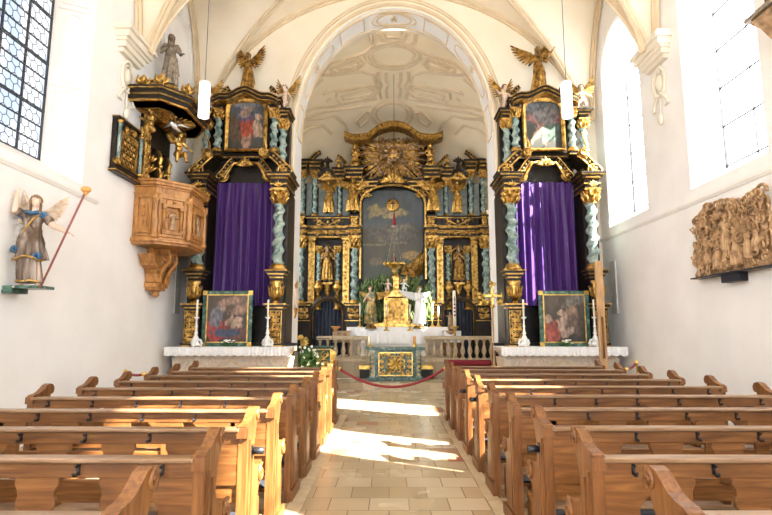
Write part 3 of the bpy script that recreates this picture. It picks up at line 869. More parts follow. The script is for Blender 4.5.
def gold_frame(mb, x0, x1, z0, z1, y, w=.06, d=.05, m=0, arch=0):
    pts = [V(x0, y, z0), V(x1, y, z0), V(x1, y, z1-arch)]
    if arch:
        n = 14; cx = (x0+x1)/2; hw = (x1-x0)/2
        # basket-arched head
        pts = pts[:2]+[V(cx+hw*(abs(math.cos(a))**.7)*(1 if math.cos(a) > 0 else -1), y, z1-arch+arch*math.sin(a)**.8) for a in [PI*i/n for i in range(n+1)]]
    else: pts.append(V(x0, y, z1))
    mb.sweep(pts, [(-w/2, 0), (w/2, 0), (w/2, d*.5), (w*.2, d), (-w*.2, d*.7), (-w/2, d*.4)], (0, -1, 0), m, closed=True)
    return pts
def painting(name, w, h, blobs, bg, parent=None, arch=0, T=None, n=110, seed=3):
    """oil painting: grid in XZ (facing -Y), colours from soft shapes; origin at its bottom centre"""
    nu = int(n*w/max(w, h))+2; nv = int(n*h/max(w, h))+2
    mb = MB(T); cols = []
    for i in range(nu):
        for j in range(nv):
            u = i/(nu-1)*2-1; v = j/(nv-1)
            c = list(bg(u, v))
            g = noise.noise(Vector((u*2.5, v*3, seed)))*.22+noise.noise(Vector((u*7, v*8, seed)))*.18
            c = [max(0, k*(1+g*1.6)) for k in c]
            for bx, by, rx, rz, rot, col, soft in blobs:
                du = (u-bx)*w/2; dv = (v-by)*h
                ca, sa = math.cos(rot), math.sin(rot)
                p = (du*ca+dv*sa)/rx; q = (-du*sa+dv*ca)/rz
                wob = 1+.45*noise.noise(Vector((u*6+bx*9, v*7+by*7, seed*2)))+.25*noise.noise(Vector((u*15+bx*9, v*17+by*7, seed*2)))
                d = math.sqrt(p*p+q*q)*wob
                k = max(0, min(1, (1+soft*.5-d)/(soft*.6)))
                fold = 1+.75*noise.noise(Vector((du*18+bx*5, dv*10, seed*3+by)))-.35*min(1, d)*max(0, (p+.3))
                c = [c[t]*(1-k)+col[t]*fold*k for t in range(3)]
            cols.append(c)
    def f(a, b):
        x = (a*2-1)*w/2; z = b*h
        if arch:
            hw = w/2; top = h-arch+arch*math.sqrt(max(0, 1-(abs(x)/hw)**2.2)); z = min(z, top)
        return V(x, 0, z)
    mb.grid(f, nu, nv, smooth=False)
    me = mb.mesh(name, M['paint'])
    at_ = me.color_attributes.new('Col', 'FLOAT_COLOR', 'POINT')
    for i, c in enumerate(cols): at_.data[i].color = (*[max(0, x) for x in c], 1)
    o = bpy.data.objects.new(name, me); COL.objects.link(o)
    if parent: o.parent = parent
    return o

# ------------------------------------------------------------------ carved figures (unit height, facing -Y)
def cap(mb, pts, rs, seg=8):
    pts = [Vector(p) for p in pts]
    out = []; ro = []
    for i in range(len(pts)-1):
        for k in range(4):
            t = k/4; out.append(pts[i].lerp(pts[i+1], t)); ro.append(rs[i]*(1-t)+rs[i+1]*t)
    out.append(pts[-1]); ro.append(rs[-1])
    mb.tube(out, ro, seg)
    for p, r in zip(pts, rs): mb.ell(p, r, 0, seg, 6)
def hand(mb, wr, d, up, s=1, curl=.5):
    """palm and five fingers from the wrist along d"""
    wr = Vector(wr); d = Vector(d).normalized(); up = Vector(up); up = (up-d*up.dot(d)).normalized(); sd = d.cross(up)
    R = Matrix((sd, d, up)).transposed()
    mb.ell(wr+d*.028*s, (.019*s, .028*s, .010*s), 0, 8, 6, R)
    for i, (o, l) in enumerate(((-.014, .036), (-.005, .042), (.005, .040), (.013, .031))):
        b = wr+d*.048*s+sd*o*s; m_ = b+d*l*.55*s-up*.006*curl*s; e = m_+d*l*.45*s*(1-curl*.6)-up*l*.6*curl*s
        cap(mb, [b, m_, e], [.0062*s, .0056*s, .0046*s], 5)
    b = wr+d*.018*s-sd*.016*s; cap(mb, [b, b-sd*.016*s+d*.012*s, b-sd*.02*s+d*.03*s-up*.004*s], [.0075*s, .0065*s, .005*s], 5)
def make_body(p):
    """p: dict of joints; child proportions when p['child']"""
    mb = MB(); ch = p.get('child'); k = 1.35 if ch else 1
    hd = V(*p.get('head', (0, -.012, .915 if not ch else .87))); hr = .060 if not ch else .095
    ck = V(*p.get('chest', (0, 0, .72 if not ch else .64))); pv = V(*p.get('pelvis', (0, 0, .52 if not ch else .42)))
    mb.ell(pv, (.082*k*.9, .062*k, .07*k)); mb.ell(pv.lerp(ck, .5)+V(0, -.005 if not ch else -.025, 0), (.068*k, .052*k*1.05, .09))
    mb.ell(ck, (.088 if not ch else .10, .06*k, .088)); 
    nk = ck.lerp(hd, .45)
    cap(mb, [ck+(hd-ck)*.2, hd-V(0, -.008, hr*.5)], [.036, .028 if not ch else .04], 8)
    # head: skull, face, jaw, nose, brow, ears
    ft = V(*p.get('face', (0, -1, -.08))).normalized(); sd = ft.cross(V(0, 0, 1)).normalized(); upv = sd.cross(ft)
    R = Matrix((sd, -ft, upv)).transposed()
    mb.ell(hd+upv*hr*.12-ft*hr*.1, (hr*.76, hr*.9, hr*.92), 0, 12, 9, R)
    mb.ell(hd+ft*hr*.28-upv*hr*.28, (hr*.60, hr*.62, hr*.72), 0, 12, 9, R)
    mb.ell(hd+ft*hr*.72-upv*hr*.80, (hr*.22, hr*.2, hr*.2), 0, 8, 6, R)
    mb.ell(hd+ft*hr*.92-upv*hr*.22, (hr*.11, hr*.17, hr*.22), 0, 8, 6, R)
    for s in (-1, 1):
        mb.ell(hd+ft*hr*.72+upv*hr*.12+sd*s*hr*.3, (hr*.24, hr*.14, hr*.09), 0, 8, 5, R)
        mb.ell(hd+ft*hr*.62-upv*hr*.3+sd*s*hr*.33, (hr*.25, hr*.22, hr*.24), 0, 8, 5, R)
        mb.ell(hd+ft*hr*.80-upv*hr*.02+sd*s*hr*.29, (hr*.11, hr*.07, hr*.07), 0, 6, 5, R)
        mb.ell(hd-upv*hr*.1+sd*s*hr*.76, (hr*.1, hr*.18, hr*.25), 0, 6, 5, R)
    mb.ell(hd+ft*hr*.84-upv*hr*.56, (hr*.22, hr*.1, hr*.06), 0, 8, 5, R)
    a_r = (.040, .034, .023) if p.get('stout') else (.032, .026, .017) if not ch else (.042, .034, .024)
    for s, key in ((-1, 'la'), (1, 'ra')):
        sh = ck+V(s*(.098 if not ch else .105), 0, .055); el, wr = V(*p[key][0]), V(*p[key][1])
        cap(mb, [ck+V(s*.05, 0, .05), sh, el, wr], [.04, *a_r]); hand(mb, wr, wr-el, p[key][2] if len(p[key]) > 2 else (0, 0, 1), 1.05)
    l_r = (.058, .040, .023) if not ch else (.07, .05, .032)
    for s, key in ((-1, 'll'), (1, 'rl')):
        hp = pv+V(s*.045, 0, -.02); kn, an = V(*p[key][0]), V(*p[key][1])
        cap(mb, [hp, kn, kn.lerp(an, .35)+V(0, .01, 0), an], [l_r[0], l_r[1], l_r[1]*.95, l_r[2]])
        td = V(*(p[key][2] if len(p[key]) > 2 else (s*.3, -1, -.12))).normalized()
        cap(mb, [an+V(0, .008, -.012), an+td*.05-V(0, 0, .016), an+td*.10-V(0, 0, .02)], [.024, .022, .013])
    return mb, hd, hr, ft, sd, upv
def make_hair(hd, hr, ft, sd, upv, seed=1, long_=False):
    mb = MB(); R = random.Random(seed)
    for i in range(95 if long_ else 70):
        a = R.uniform(0, 2*PI); b = R.uniform(-.55 if long_ else -.25, 1)
        d = (sd*math.cos(a)+(-ft)*math.sin(a))*math.sqrt(max(0, 1-b*b))+upv*b
        if d.dot(ft) > .45 and b < .62: continue
        mb.ell(hd+upv*hr*.1-ft*hr*.08+V(d.x*hr*.86, d.y*hr*.98, d.z*hr*.98), hr*R.uniform(.17, .25), 0, 6, 5)
    if long_:
        for s in (-1, 1):
            for k in range(5): mb.ell(hd+sd*s*hr*.75-ft*hr*(.1+.1*k)-upv*hr*(.5+.25*k), hr*.25, 0, 6, 5)
    return mb
def make_robe(p, seed=1, hem=.05, flare=.13, waist=.60, folds=11, off=(0, 0), sleeves=(.55, .55), short=False):
    """bodice, pleated skirt, sleeves and a slung mantle"""
    mb = MB(); R = random.Random(seed)
    ck = V(*p.get('chest', (0, 0, .72))); pv = V(*p.get('pelvis', (0, 0, .52)))
    mb.ell(ck, (.099, .072, .098)); mb.ell(ck+V(0, 0, -.06), (.088, .066, .09)); mb.ell(pv.lerp(ck, .5), (.082, .064, .10))
    for s in (-1, 1): mb.ell(ck+V(s*.088, 0, .052), (.05, .048, .042))
    ph = R.uniform(0, 6)
    kn = [V(*p['ll'][0]), V(*p['rl'][0])]; an = [V(*p['ll'][1]), V(*p['rl'][1])]
    def f(u, v):
        a = 2*PI*u; z = (pv.z+.12)*(1-v)+hem*v
        if v < .5: c = pv.lerp((kn[0]+kn[1])/2, v/.5)
        else: c = ((kn[0]+kn[1])/2).lerp((an[0]+an[1])/2, (v-.5)/.5)
        rr = .075+(flare-.075)*v**.8; wob = 1+(.04+.13*v)*math.sin(folds*a+ph+2.2*v+1.2*math.sin(2*a))+.05*math.sin(3*a+5*v+ph)
        return V(c.x+off[0]*v*v+rr*1.1*wob*math.cos(a), c.y+off[1]*v*v+rr*.85*wob*math.sin(a), z)
    n = 72
    mb.grid(f, n, 22, cu=True)
    k = len(mb.v)-n*22
    mb.f.append([k+i*22 for i in range(n)]); mb.mi.append(0); mb.sm.append(True)
    mb.f.append([k+i*22+21 for i in range(n)][::-1]); mb.mi.append(0); mb.sm.append(True)
    for s, key, sl in ((-1, 'la', sleeves[0]), (1, 'ra', sleeves[1])):
        sh = ck+V(s*.098, 0, .055); el, wr = V(*p[key][0]), V(*p[key][1])
        if sl > 0:
            e = sh.lerp(el, min(1, sl)) if sl <= 1 else el
            cap(mb, [sh, sh.lerp(e, .55), e], [.042, .047, .05])
            if sl > 1: cap(mb, [el, el.lerp(wr, sl-1)], [.047, .05])
    # girdle and mantle swags
    mb.tube([V(pv.x+.086*math.cos(t), pv.y+.072*math.sin(t), pv.z+.085) for t in [2*PI*i/16 for i in range(16)]], .011, 6, closed=True)
    for k in range(4):
        o = k*.022
        mb.tube([ck+V(-.09, -.02, .06-o), ck+V(-.04, -.07, -.02-o), pv.lerp(ck, .3)+V(.04, -.078, -.01-o), pv+V(.10, -.02, .02-o), pv+V(.115, .03, -.05-o)], [.012, .016, .017, .016, .011], 6)
    if not short:
        for k in range(3):
            mb.tube([pv+V(.10, -.01+.02*k, .03), pv+V(.12, -.03+.03*k, -.12), pv+V(.115+.02*k, -.02+.03*k, -.28)], [.018, .022, .012], 6)
    return mb
def make_wing(sgn, root, out, down, Ln, n=9, w=.036, seed=1):
    """feathered wing; out = direction of the leading edge, down = trailing direction"""
    mb = MB(); out = Vector(out).normalized(); down = Vector(down); down = (down-out*down.dot(out)).normalized(); nrm = out.cross(down).normalized()
    root = Vector(root)
    def feather(base, d, L_, w_, lift):
        s = nrm.cross(d).normalized(); pts = []
        prof = [(0, .35), (.2, .8), (.5, 1), (.8, .85), (.95, .5), (1, 0)]
        top = [base+d*L_*t+s*w_*q*.5+nrm*(lift+.006) for t, q in prof]
        bot = [base+d*L_*t-s*w_*q*.5+nrm*(lift+.006) for t, q in prof[:-1]][::-1]
        ring = top+bot; m_ = len(ring); vs = ring+[p-nrm*.012 for p in ring]
        mb.add(vs, [tuple(range(m_)), tuple(range(2*m_-1, m_-1, -1))]+[(i, (i+1) % m_, m_+(i+1) % m_, m_+i) for i in range(m_)])
    for row, (ll, cnt, lift) in enumerate(((1.0, n, 0), (.62, n, .010), (.36, n-1, .020))):
        for i in range(cnt):
            t = i/(cnt-1)
            b = root+out*Ln*.62*t+down*Ln*.02
            ang = (1-t)*1.45+t*.12
            d = out*math.cos(ang)+down*math.sin(ang)
            feather(b, d, Ln*(.36+.24*t)*ll*1.15, w*(1.25 if row == 0 else 1), lift)
    mb.tube([root, root+out*Ln*.3-down*Ln*.05+nrm*.02, root+out*Ln*.66+nrm*.02], [Ln*.055, Ln*.06, Ln*.03], 7)
    return mb
POSES = {
 'saint': dict(la=((-.15,-.03,.62), (-.06,-.11,.67), (0,-1,0)), ra=((.16,.0,.63), (.20,-.12,.60)), ll=((-.05,-.015,.28), (-.055,.0,.045)), rl=((.06,-.05,.29), (.065,-.02,.045)), face=(.15,-1,-.1)),
 'angel': dict(la=((-.18,-.05,.72), (-.27,-.14,.80)), ra=((.17,-.03,.64), (.12,-.15,.58)), ll=((-.05,-.03,.29), (-.04,.03,.05)), rl=((.07,-.07,.29), (.06,-.03,.045)), face=(-.3,-1,-.05)),
 'angel_b': dict(la=((-.17,-.03,.64), (-.10,-.15,.60)), ra=((.19,-.05,.74), (.26,-.12,.85)), ll=((-.06,-.06,.29), (-.07,-.02,.05)), rl=((.05,-.02,.29), (.05,.03,.045)), face=(.3,-1,-.05)),
 'pray': dict(la=((-.14,-.10,.60), (-.03,-.16,.70), (-1,0,0)), ra=((.14,-.10,.60), (.03,-.16,.70), (1,0,0)), ll=((-.05,-.06,.27), (-.05,.02,.045)), rl=((.05,-.04,.28), (.05,.03,.045)), head=(0,-.03,.905), face=(.1,-1,-.35)),
 'trumpet': dict(stout=True, la=((-.15,-.07,.80), (-.15,-.05,.955), (0,-1,0)), ra=((.20,-.02,.66), (.335,-.05,.60), (0,0,1)), ll=((-.055,-.03,.28), (-.06,.0,.045)), rl=((.07,-.06,.29), (.10,-.02,.045)), chest=(.0,0,.72), face=(.35,-1,-.12), head=(.015,-.015,.912)),
 'putto': dict(child=True, la=((-.20,-.05,.62), (-.30,-.10,.68)), ra=((.19,-.04,.58), (.26,-.12,.50)), ll=((-.10,-.15,.36), (-.11,-.15,.15)), rl=((.08,-.17,.38), (.10,-.20,.18)), face=(.2,-1,-.1), pelvis=(0,0,.38), chest=(0,-.01,.62), head=(0,-.03,.86)),
 'crouch': dict(la=((-.14,-.10,.66), (-.10,-.16,.80)), ra=((.15,-.08,.60), (.16,-.17,.50)), ll=((-.05,-.10,.30), (-.05,.06,.10)), rl=((.06,-.12,.28), (.06,.03,.06)), chest=(.0,-.05,.70), head=(.03,-.09,.89), face=(.3,-1,-.3)),
}
UNIT = {}
def unit(pose, robe=True, seed=1, vox=.0085, **kw):
    key = (pose, robe, seed)
    if key not in UNIT:
        p = POSES[pose]; b, hd, hr, ft, sd, up = make_body(p)
        d = {'body': remesh(b, vox), 'hair': make_hair(hd, hr, ft, sd, up, seed, long_=not p.get('child'))}
        if robe: d['robe'] = remesh(make_robe(p, seed, **kw), vox, 1)
        UNIT[key] = d
    return UNIT[key]
def statue(name, label, cat, loc, h, pose, mats, rotz=0, group=None, wings=None, robe=True, seed=1, wing_len=.55, lean=None, plinth=None, **kw):
    """mats: body, robe, hair, wing"""
    root = thing(name, label, cat, loc, rotz, group)
    U = unit(pose, robe, seed, **kw); T = SCL(h)
    if lean: T = lean @ T
    U['body'].T = Matrix.Identity(4)
    def put(nm, src, m_): return MB(T).merge(src).build(nm, m_, root, fix=False)
    put('body', U['body'], mats[0])
    if robe: put('robe', U['robe'], mats[1])
    put('hair', U['hair'], mats[2])
    if wings:
        for s, (out, dn) in zip((-1, 1), wings):
            ck = POSES[pose].get('chest', (0, 0, .72))
            w_ = make_wing(s, (s*.035, ck[1]+.055, ck[2]+.04), out, dn, wing_len); w_.T = Matrix.Identity(4)
            MB(T).merge(w_).build('wing', mats[3], root)
    if plinth:
        r_, h_, m_ = plinth
        b = MB(); b.lathe([(0, -h_), (r_*1.15, -h_), (r_*1.15, -h_*.75), (r_, -h_*.6), (r_*.95, -h_*.2), (r_*1.05, -h_*.1), (r_*1.05, .01*h_), (0, .01*h_)], (0, 0, 0), 12)
        b.build('plinth', m_, root)
    return root
WUP = (((-.45, .25, 1), (-1, .2, -.3)), ((.45, .25, 1), (1, .2, -.3)))
WOUT = (((-1, .25, .55), (-.3, .1, -1)), ((1, .25, .55), (.3, .1, -1)))
GOLD4 = (M['gold'], M['gold'], M['gold_dark'], M['gold'])
GOLDD = (M['gold_dark'],)*4
# ------------------------------------------------------------------ the two side altars
BG = (M['black'], M['gold'], M['gold_dark'])
PROF_E = [(.04, .02, 1), (.08, 0, 0), (.03, .03, 1), (.10, .01, 0), (.03, .04, 2), (.05, .07, 0), (.03, .10, 1), (.04, .13, 0)]
PROF_S = [(.03, .02, 1), (.05, .05, 0), (.03, .07, 1)]
def side_altar(side, cx, mx, label):
    s = side; Y0 = 12.8; T = TR(0, -Y0, 0)
    nb = lambda: MB(T.copy())
    root = thing('side_altarpiece', label, 'altar', (cx, Y0, 0), 0, 'side altars flanking the chancel arch')
    mb = nb()
    mb.box(-1.30, 1.30, 12.80, 13.28, 0, 1.30)
    for q in (-1, 1):
        mb.box(min(q*.80, q*1.14), max(q*.80, q*1.14), 12.42, 13.28, 1.2, 4.95)
    mb.box(-.82, .82, 13.02, 13.28, 1.2, 5.9)
    mb.build('carcass', M['black'], root, bevel=.01)
    for q in (-1, 1):
        mb = nb(); x0, x1 = min(q*.77, q*1.13), max(q*.77, q*1.13); xc = q*.95
        mb.box(x0, x1, 12.12, 12.5, 1.18, 2.12); entab(mb, [(x0, x1, 12.12, 12.5)], 1.18, [(.06, .04, 0), (.03, .02, 1)])
        entab(mb, [(x0, x1, 12.12, 12.5)], 2.10, PROF_S)
        for e in (x0+.03, x1-.03): mb.box(e-.008, e+.008, 12.105, 12.13, 1.32, 2.05, 1)
        for e in (1.32, 2.04): mb.box(x0+.03, x1-.03, 12.105, 12.13, e-.008, e+.008, 1)
        scrolls(mb, .26, .66, xz(12.11, xc, 1.68), 5, .016, 1)
        p = mb.build('pedestal', BG, root)
        mb = nb(); x0 += .03; x1 -= .03
        mb.box(x0, x1, 12.18, 12.5, 2.15, 2.9)
        entab(mb, [(x0, x1, 12.18, 12.5)], 2.80, [(.03, .01, 1), (.05, .03, 0), (.03, .05, 1), (.05, .09, 0), (.03, .11, 2)])
        # gilt vase in relief with leaves
        mb.lathe([(.02, 2.20), (.08, 2.22), (.06, 2.28), (.14, 2.38), (.165, 2.48), (.13, 2.58), (.11, 2.63), (.16, 2.70), (.15, 2.74), (0, 2.74)], (xc, 12.20, 0), 16, 1, sy=.6)
        for k in range(7):
            a = PI+PI*k/6; mb.tube([V(xc+.05*math.cos(a), 12.2+.04*math.sin(a), 2.28), V(xc+.15*math.cos(a), 12.2+.11*math.sin(a), 2.42), V(xc+.17*math.cos(a), 12.2+.12*math.sin(a), 2.56), V(xc+.2*math.cos(a), 12.2+.15*math.sin(a), 2.62)], [.02, .028, .022, .008], 5, 2)
        mb.build('vase_relief', BG, p)
        twisted('column_shaft', q*.945, 12.30, 3.0, 4.90, .148, root, (M['teal'], M['gold']), 4.5, q).matrix_parent_inverse = Matrix.Identity(4)
    # shift shafts, built in world y
    for c in [o for o in bpy.data.objects if o.parent == root and o.name.startswith('column_shaft')]:
        c.location = (0, -Y0, 0)
    mb = nb()
    feet = [(-1.12, -.78, 12.16, 13.25), (.78, 1.12, 12.16, 13.25)]
    zt = entab(mb, feet, 4.90, PROF_E)
    for q in (-1, 1):
        acanthus(mb, (q*.95, 12.12, 4.96), .16, 1, 0, 5)
        for k in range(9): mb.box(q*.95-.17+k*.038, q*.95-.15+k*.038, 12.06, 12.1, 5.15, 5.18, 1)
    mb.box(-.80, .80, 12.95, 13.2, 5.22, 5.75)
    mb.build('entablature', BG, root)
    # scrolled cresting between the storeys
    mb = nb()
    for q in (-1, 1):
        s_volute(mb, q*1.20, zt-.02, .50, .52, 12.25, 12.9, -q, 0, 1, .15)
        s_volute(mb, q*.66, 5.28, .34, .52, 12.72, 12.95, -q, 0, 1, .12)
        mb.tube([V(q*.62, 12.7, 5.27), V(q*.50, 12.68, 5.32), V(q*.42, 12.68, 5.5), V(q*.30, 12.68, 5.7), V(q*.12, 12.68, 5.74)], [.03, .04, .04, .035, .03], 6, 1)
    acanthus(mb, (0, 12.62, 5.62), .24, 1, 0, 7); acanthus(mb, (0, 12.60, 5.74), .16, 1, PI, 5)
    cherub_head(mb, (0, 12.58, 5.72), .11, 1)
    mb.build('cresting', BG, root)
    for x in (s*.80, -s*.55):
        mb = nb()
        mb.lathe([(0, -.12), (.07, -.10), (.115, -.04), (.12, .03), (.08, .09), (.0, .12)], (x, 12.25, 5.80), 14)
        spiral(mb, lambda p, q: V(x+p, 12.13, 5.80+q), .11, 2.2, .025, 0, 1, 26)
        mb.tube([V(x+.05, 12.2, 5.86), V(x+.06, 12.18, 6.0), V(x+.01, 12.17, 6.14), V(x-.04, 12.16, 6.32)], [.035, .03, .02, .004], 6)
        for k in range(5): mb.ell((x+.05-.015*k, 12.18, 5.95+.07*k), (.035-.005*k, .03-.004*k, .012), 0, 6, 4)
        mb.build('horned_shell', M['gold'], root)
    # upper storey
    mb = nb()
    mb.box(-.92, .92, 12.92, 13.25, 5.7, 7.2); mb.box(-.62, .62, 12.8, 13.2, 5.85, 7.1)
    mb.box(*sorted((s*.8, s*1.14)), 12.98, 13.25, 5.5, 7.0); mb.box(*sorted((-s*.8, -s*1.02)), 12.98, 13.25, 5.5, 7.0)
    fe = [(-.80, -.60, 12.52, 13.2), (.60, .80, 12.52, 13.2)]
    entab(mb, fe, 5.86, [(.03, .03, 1), (.06, .01, 0), (.02, .03, 1)]); entab(mb, [(-.8, .8, 12.78, 13.2)], 5.84, [(.04, .02, 0), (.03, .03, 1)])
    fo = [(*sorted((s*.91, s*1.13)), 12.62, 13.2), (*sorted((-s*.80, -s*1.0)), 12.62, 13.2)]
    for f_ in fo: mb.box(*f_, 5.3, 5.52)
    entab(mb, fo, 5.50, [(.03, .03, 1), (.04, .01, 0)])
    entab(mb, fe, 7.06, [(.03, .02, 1), (.08, 0, 0), (.03, .03, 1), (.04, .06, 0), (.03, .08, 1), (.04, .10, 0)])
    entab(mb, fo, 6.82, [(.03, .02, 1), (.08, 0, 0), (.03, .03, 1), (.04, .06, 0), (.03, .08, 1), (.05, .11, 0)])
    mb.build('upper_storey', BG, root, bevel=.004)
    for x, y, z0, z1, r in ((-.70, 12.62, 5.97, 7.07, .105), (.70, 12.62, 5.97, 7.07, .105), (s*1.02, 12.72, 5.57, 6.83, .108), (-s*.90, 12.72, 5.57, 6.83, .108)):
        twisted('column_shaft', x, y, z0, z1, r, root, (M['teal'], M['gold']), 3.5, 1 if x > 0 else -1, 12).location = (0, -Y0, 0)
    # segmental pediment
    mb = nb()
    for off, w_, m_ in ((0, .05, 0), (.055, .02, 1), (.10, .04, 0), (-.05, .02, 1), (.14, .018, 1)):
        pts = []
        for i in range(25):
            t = -1+2*i/24; z = 7.22+.17*(1-abs(t)**1.2)+.05*math.cos(t*6)+off-(.0 if abs(t) < .75 else .10*(abs(t)-.75)/.25)
            pts.append(V(t*.80, 12.62, z))
        mb.sweep(pts, [(-w_, -.0), (w_, 0), (w_, .28), (-w_, .28)][::-1] if False else [(-.0, -w_/2), (.30, -w_/2), (.30, w_/2), (0, w_/2)], lambda i, pts=pts: V(0,1,0).cross(pts[min(i+1, 24)]-pts[max(i-1, 0)]).normalized()*(-1), m_)
    acanthus(mb, (0, 12.56, 7.52), .20, 1, PI, 5); acanthus(mb, (0, 12.55, 7.42), .14, 1, 0, 5)
    for q in (-1, 1): spiral(mb, lambda p, z: V(q*.16+p, 12.56, 7.48+z), .08, 1.3, .02, 0, q, 14, 1)
    mb.box(-.16, .16, 12.62, 12.95, 7.3, 7.56, 0)
    mb.build('pediment', BG, root)
    for q in (-1, 1):   # flaming scrolls behind the putti
        mb = nb(); s_volute(mb, q*.86, 7.3, .34, .44, 12.75, 12.95, -q, 0, 1, .09); mb.build('scroll_finial', BG, root)
    fr = nb(); gold_frame(fr, -.48, .48, 6.02, 7.32, 12.62, .11, .07, 0, arch=.26); fr.build('picture_frame', M['gold'], root)
    return root, Y0
LBL = {-1: 'black and gilt side altarpiece with teal twisted columns, left of the arch behind the pulpit',
       1: 'tall black and gilt side altarpiece with teal twisted columns right of the arch'}
def dark_bg(a, b): return lambda u, v: [a[i]*(1-v)+b[i]*v for i in range(3)]
FL = (.50, .30, .20); RD = (.42, .06, .03); BL = (.05, .09, .20)
PAINTL = [(-.05, .62, .20, .30, .1, (.07, .13, .28), .5), (-.10, .40, .30, .24, .3, (.48, .07, .03), .4), (.05, .82, .10, .10, 0, (.55, .36, .25), .4), (-.1, .73, .14, .09, .5, (.45, .3, .22), .5), (.55, .42, .12, .22, .2, (.55, .38, .28), .4), (.6, .66, .08, .08, 0, (.55, .38, .28), .4), (-.1, .15, .07, .16, .15, FL, .4), (.12, .17, .06, .16, -.2, FL, .4), (-.62, .45, .14, .3, .2, (.16, .10, .06), .6), (.1, .95, .5, .12, 0, (.30, .30, .32), .8)]
PAINTR = [(.0, .52, .12, .30, -.35, (.55, .34, .26), .4), (.28, .72, .10, .08, 0, (.6, .42, .32), .4), (-.3, .60, .24, .10, -.3, (.50, .18, .16), .5), (.5, .60, .22, .12, .4, (.48, .20, .18), .5), (-.35, .28, .07, .18, -.6, FL, .4), (.1, .22, .06, .16, .1, FL, .4), (.1, .68, .30, .22, 0, (.24, .22, .22), .7), (.5, .35, .24, .2, 0, (.10, .16, .12), .7), (-.6, .86, .3, .12, 0, (.22, .24, .27), .7)]
for s, cx, mx in ((-1, -3.55, -3.56), (1, 3.84, 3.84)):
    root, Y0 = side_altar(s, cx, mx, LBL[s])
    pt = painting('upper_painting', 1.0, 1.32, [(*b_[:5], tuple(.62*k for k in b_[5]), b_[6]) for b_ in (PAINTL if s < 0 else PAINTR)], dark_bg((.03, .03, .022), (.075, .085, .09)), root, arch=.24, T=TR(0, 12.66-Y0, 6.03), seed=3+s)
    side_n = 'left' if s < 0 else 'right'
    # curtain
    R = random.Random(5+s); ph = [R.uniform(0, 6) for _ in range(4)]
    mb = MB()
    def cf_(u, v):
        x = -.74+1.48*u; z = 5.24-3.05*v
        d = .08*math.sin(2*PI*7.5*u+ph[0]+.9*math.sin(2*PI*2.3*u+ph[1]))+.014*math.sin(2*PI*17*u+ph[2]+v*1.1)
        d *= (.35+.65*min(1, v*2.5)); d += .03*math.sin(2*PI*3*u+ph[3])*v
        return V(x*(1+.03*v)+.012*math.sin(2*PI*6*u+3*v), d, z)
    mb.grid(cf_, 170, 26)
    c = mb.build('lenten_curtain', M['purple'], loc=(cx, 12.80, 0), fix=False)
    tag(c, 'long purple curtain veiling the %s side altar' % side_n, 'curtain', 'purple curtains over the side altars')
    # stone altar table, its step
    t = thing('altar_table', 'veined stone altar table below the %s purple curtain' % side_n, 'altar table', (mx, 12.35, 0), 0, 'stone tables of the side altars')
    mb = MB(); mb.box(-1.24, 1.24, -.32, .42, .15, 1.13); entab(mb, [(-1.24, 1.24, -.32, .42)], .15, [(.08, .06, 0), (.05, .03, 0)]); entab(mb, [(-1.24, 1.24, -.32, .42)], 1.05, [(.04, .03, 0), (.04, .06, 0)])
    for q in (-1, 1): mb.prism([(q*1.24, .3), (q*1.30, .35), (q*1.28, .7), (q*1.32, 1.0), (q*1.24, 1.0)], -.30, .4, axis='y')
    mb.lathe([(.24, -.012), (.30, -.012), (.30, .012), (.24, .012)], (0, 0, 0), 4) if False else None
    mb.build('stone_block', M['pink_marble'], t, bevel=.008)
    mb = MB(); mb.sweep([V(.34*math.cos(a), -.325, .62+.30*math.sin(a)) for a in [2*PI*i/24 for i in range(24)]], [(-.02, 0), (.02, 0), (.02, .02), (-.02, .02)], (0, -1, 0), closed=True)
    mb.build('oval_moulding', M['stone'], t)
    MB().box(-1.37, 1.37, -.55, .42, 1.13, 1.225).build('table_slab', M['pink_marble'], t, bevel=.01)
    MB().box(-1.50, 1.45 if s > 0 else 1.50, -1.05, .45, 0, .15).build('altar_step', M['stone'], t, bevel=.01)
    # lace cloth
    mb = MB(); hw = 1.385; yf = -.562
    mb.box(-hw, hw, yf, .35, 1.226, 1.24)
    n = 160
    vs = []
    for i in range(n+1):
        x = -hw+2*hw*i/n; ph_ = (i % 10)/10; dp = .165+.028*math.sin(PI*ph_)
        vs += [(x, yf-.002-.004*math.sin(i*1.3), 1.235), (x, yf-.006-.006*math.sin(i*1.3), 1.235-dp*.6), (x, yf-.004-.008*math.sin(i*1.3), 1.235-dp)]
    mb.add(vs, [(3*i+j, 3*i+3+j, 3*i+4+j, 3*i+1+j) for i in range(n) for j in (0, 1)])
    for i in range(0, n, 10):
        x = -hw+2*hw*(i+5)/n
        mb.tube([V(x+.035*math.cos(a), yf-.012, 1.11+.035*math.sin(a)) for a in [2*PI*k/8 for k in range(8)]], .006, 4, closed=True)
    cl = mb.build('altar_cloth', M['lace'], loc=(mx, 12.35, 0))
    tag(cl, 'white lace trimmed cloth on the %s side altar table' % side_n, 'altar cloth', 'lace cloths on the side altars')
    # dark gradine behind
    g_ = MB(); g_.box(-1.38, 1.38, .30, .44, 1.245, 1.31); g_.build('gradine', M['black'], t)
    # framed painting standing on the table
    px = -3.70 if s < 0 else 4.00
    f_ = thing('framed_painting', ['dark religious painting with kneeling woman in red, green frame', 'dark religious painting with pale seated figures, green frame'][s > 0] + (' on the left table' if s < 0 else ' on the right table'), 'painting', (px, 12.20, 1.242), 0, 'paintings standing on the side altars')
    mb = MB(); W_, H_ = 1.14, 1.26
    for a in ((-W_/2, -W_/2+.10, 0, H_), (W_/2-.10, W_/2, 0, H_), (-W_/2, W_/2, 0, .09), (-W_/2, W_/2, H_-.09, H_)): mb.box(a[0], a[1], -.03, .03, a[2], a[3])
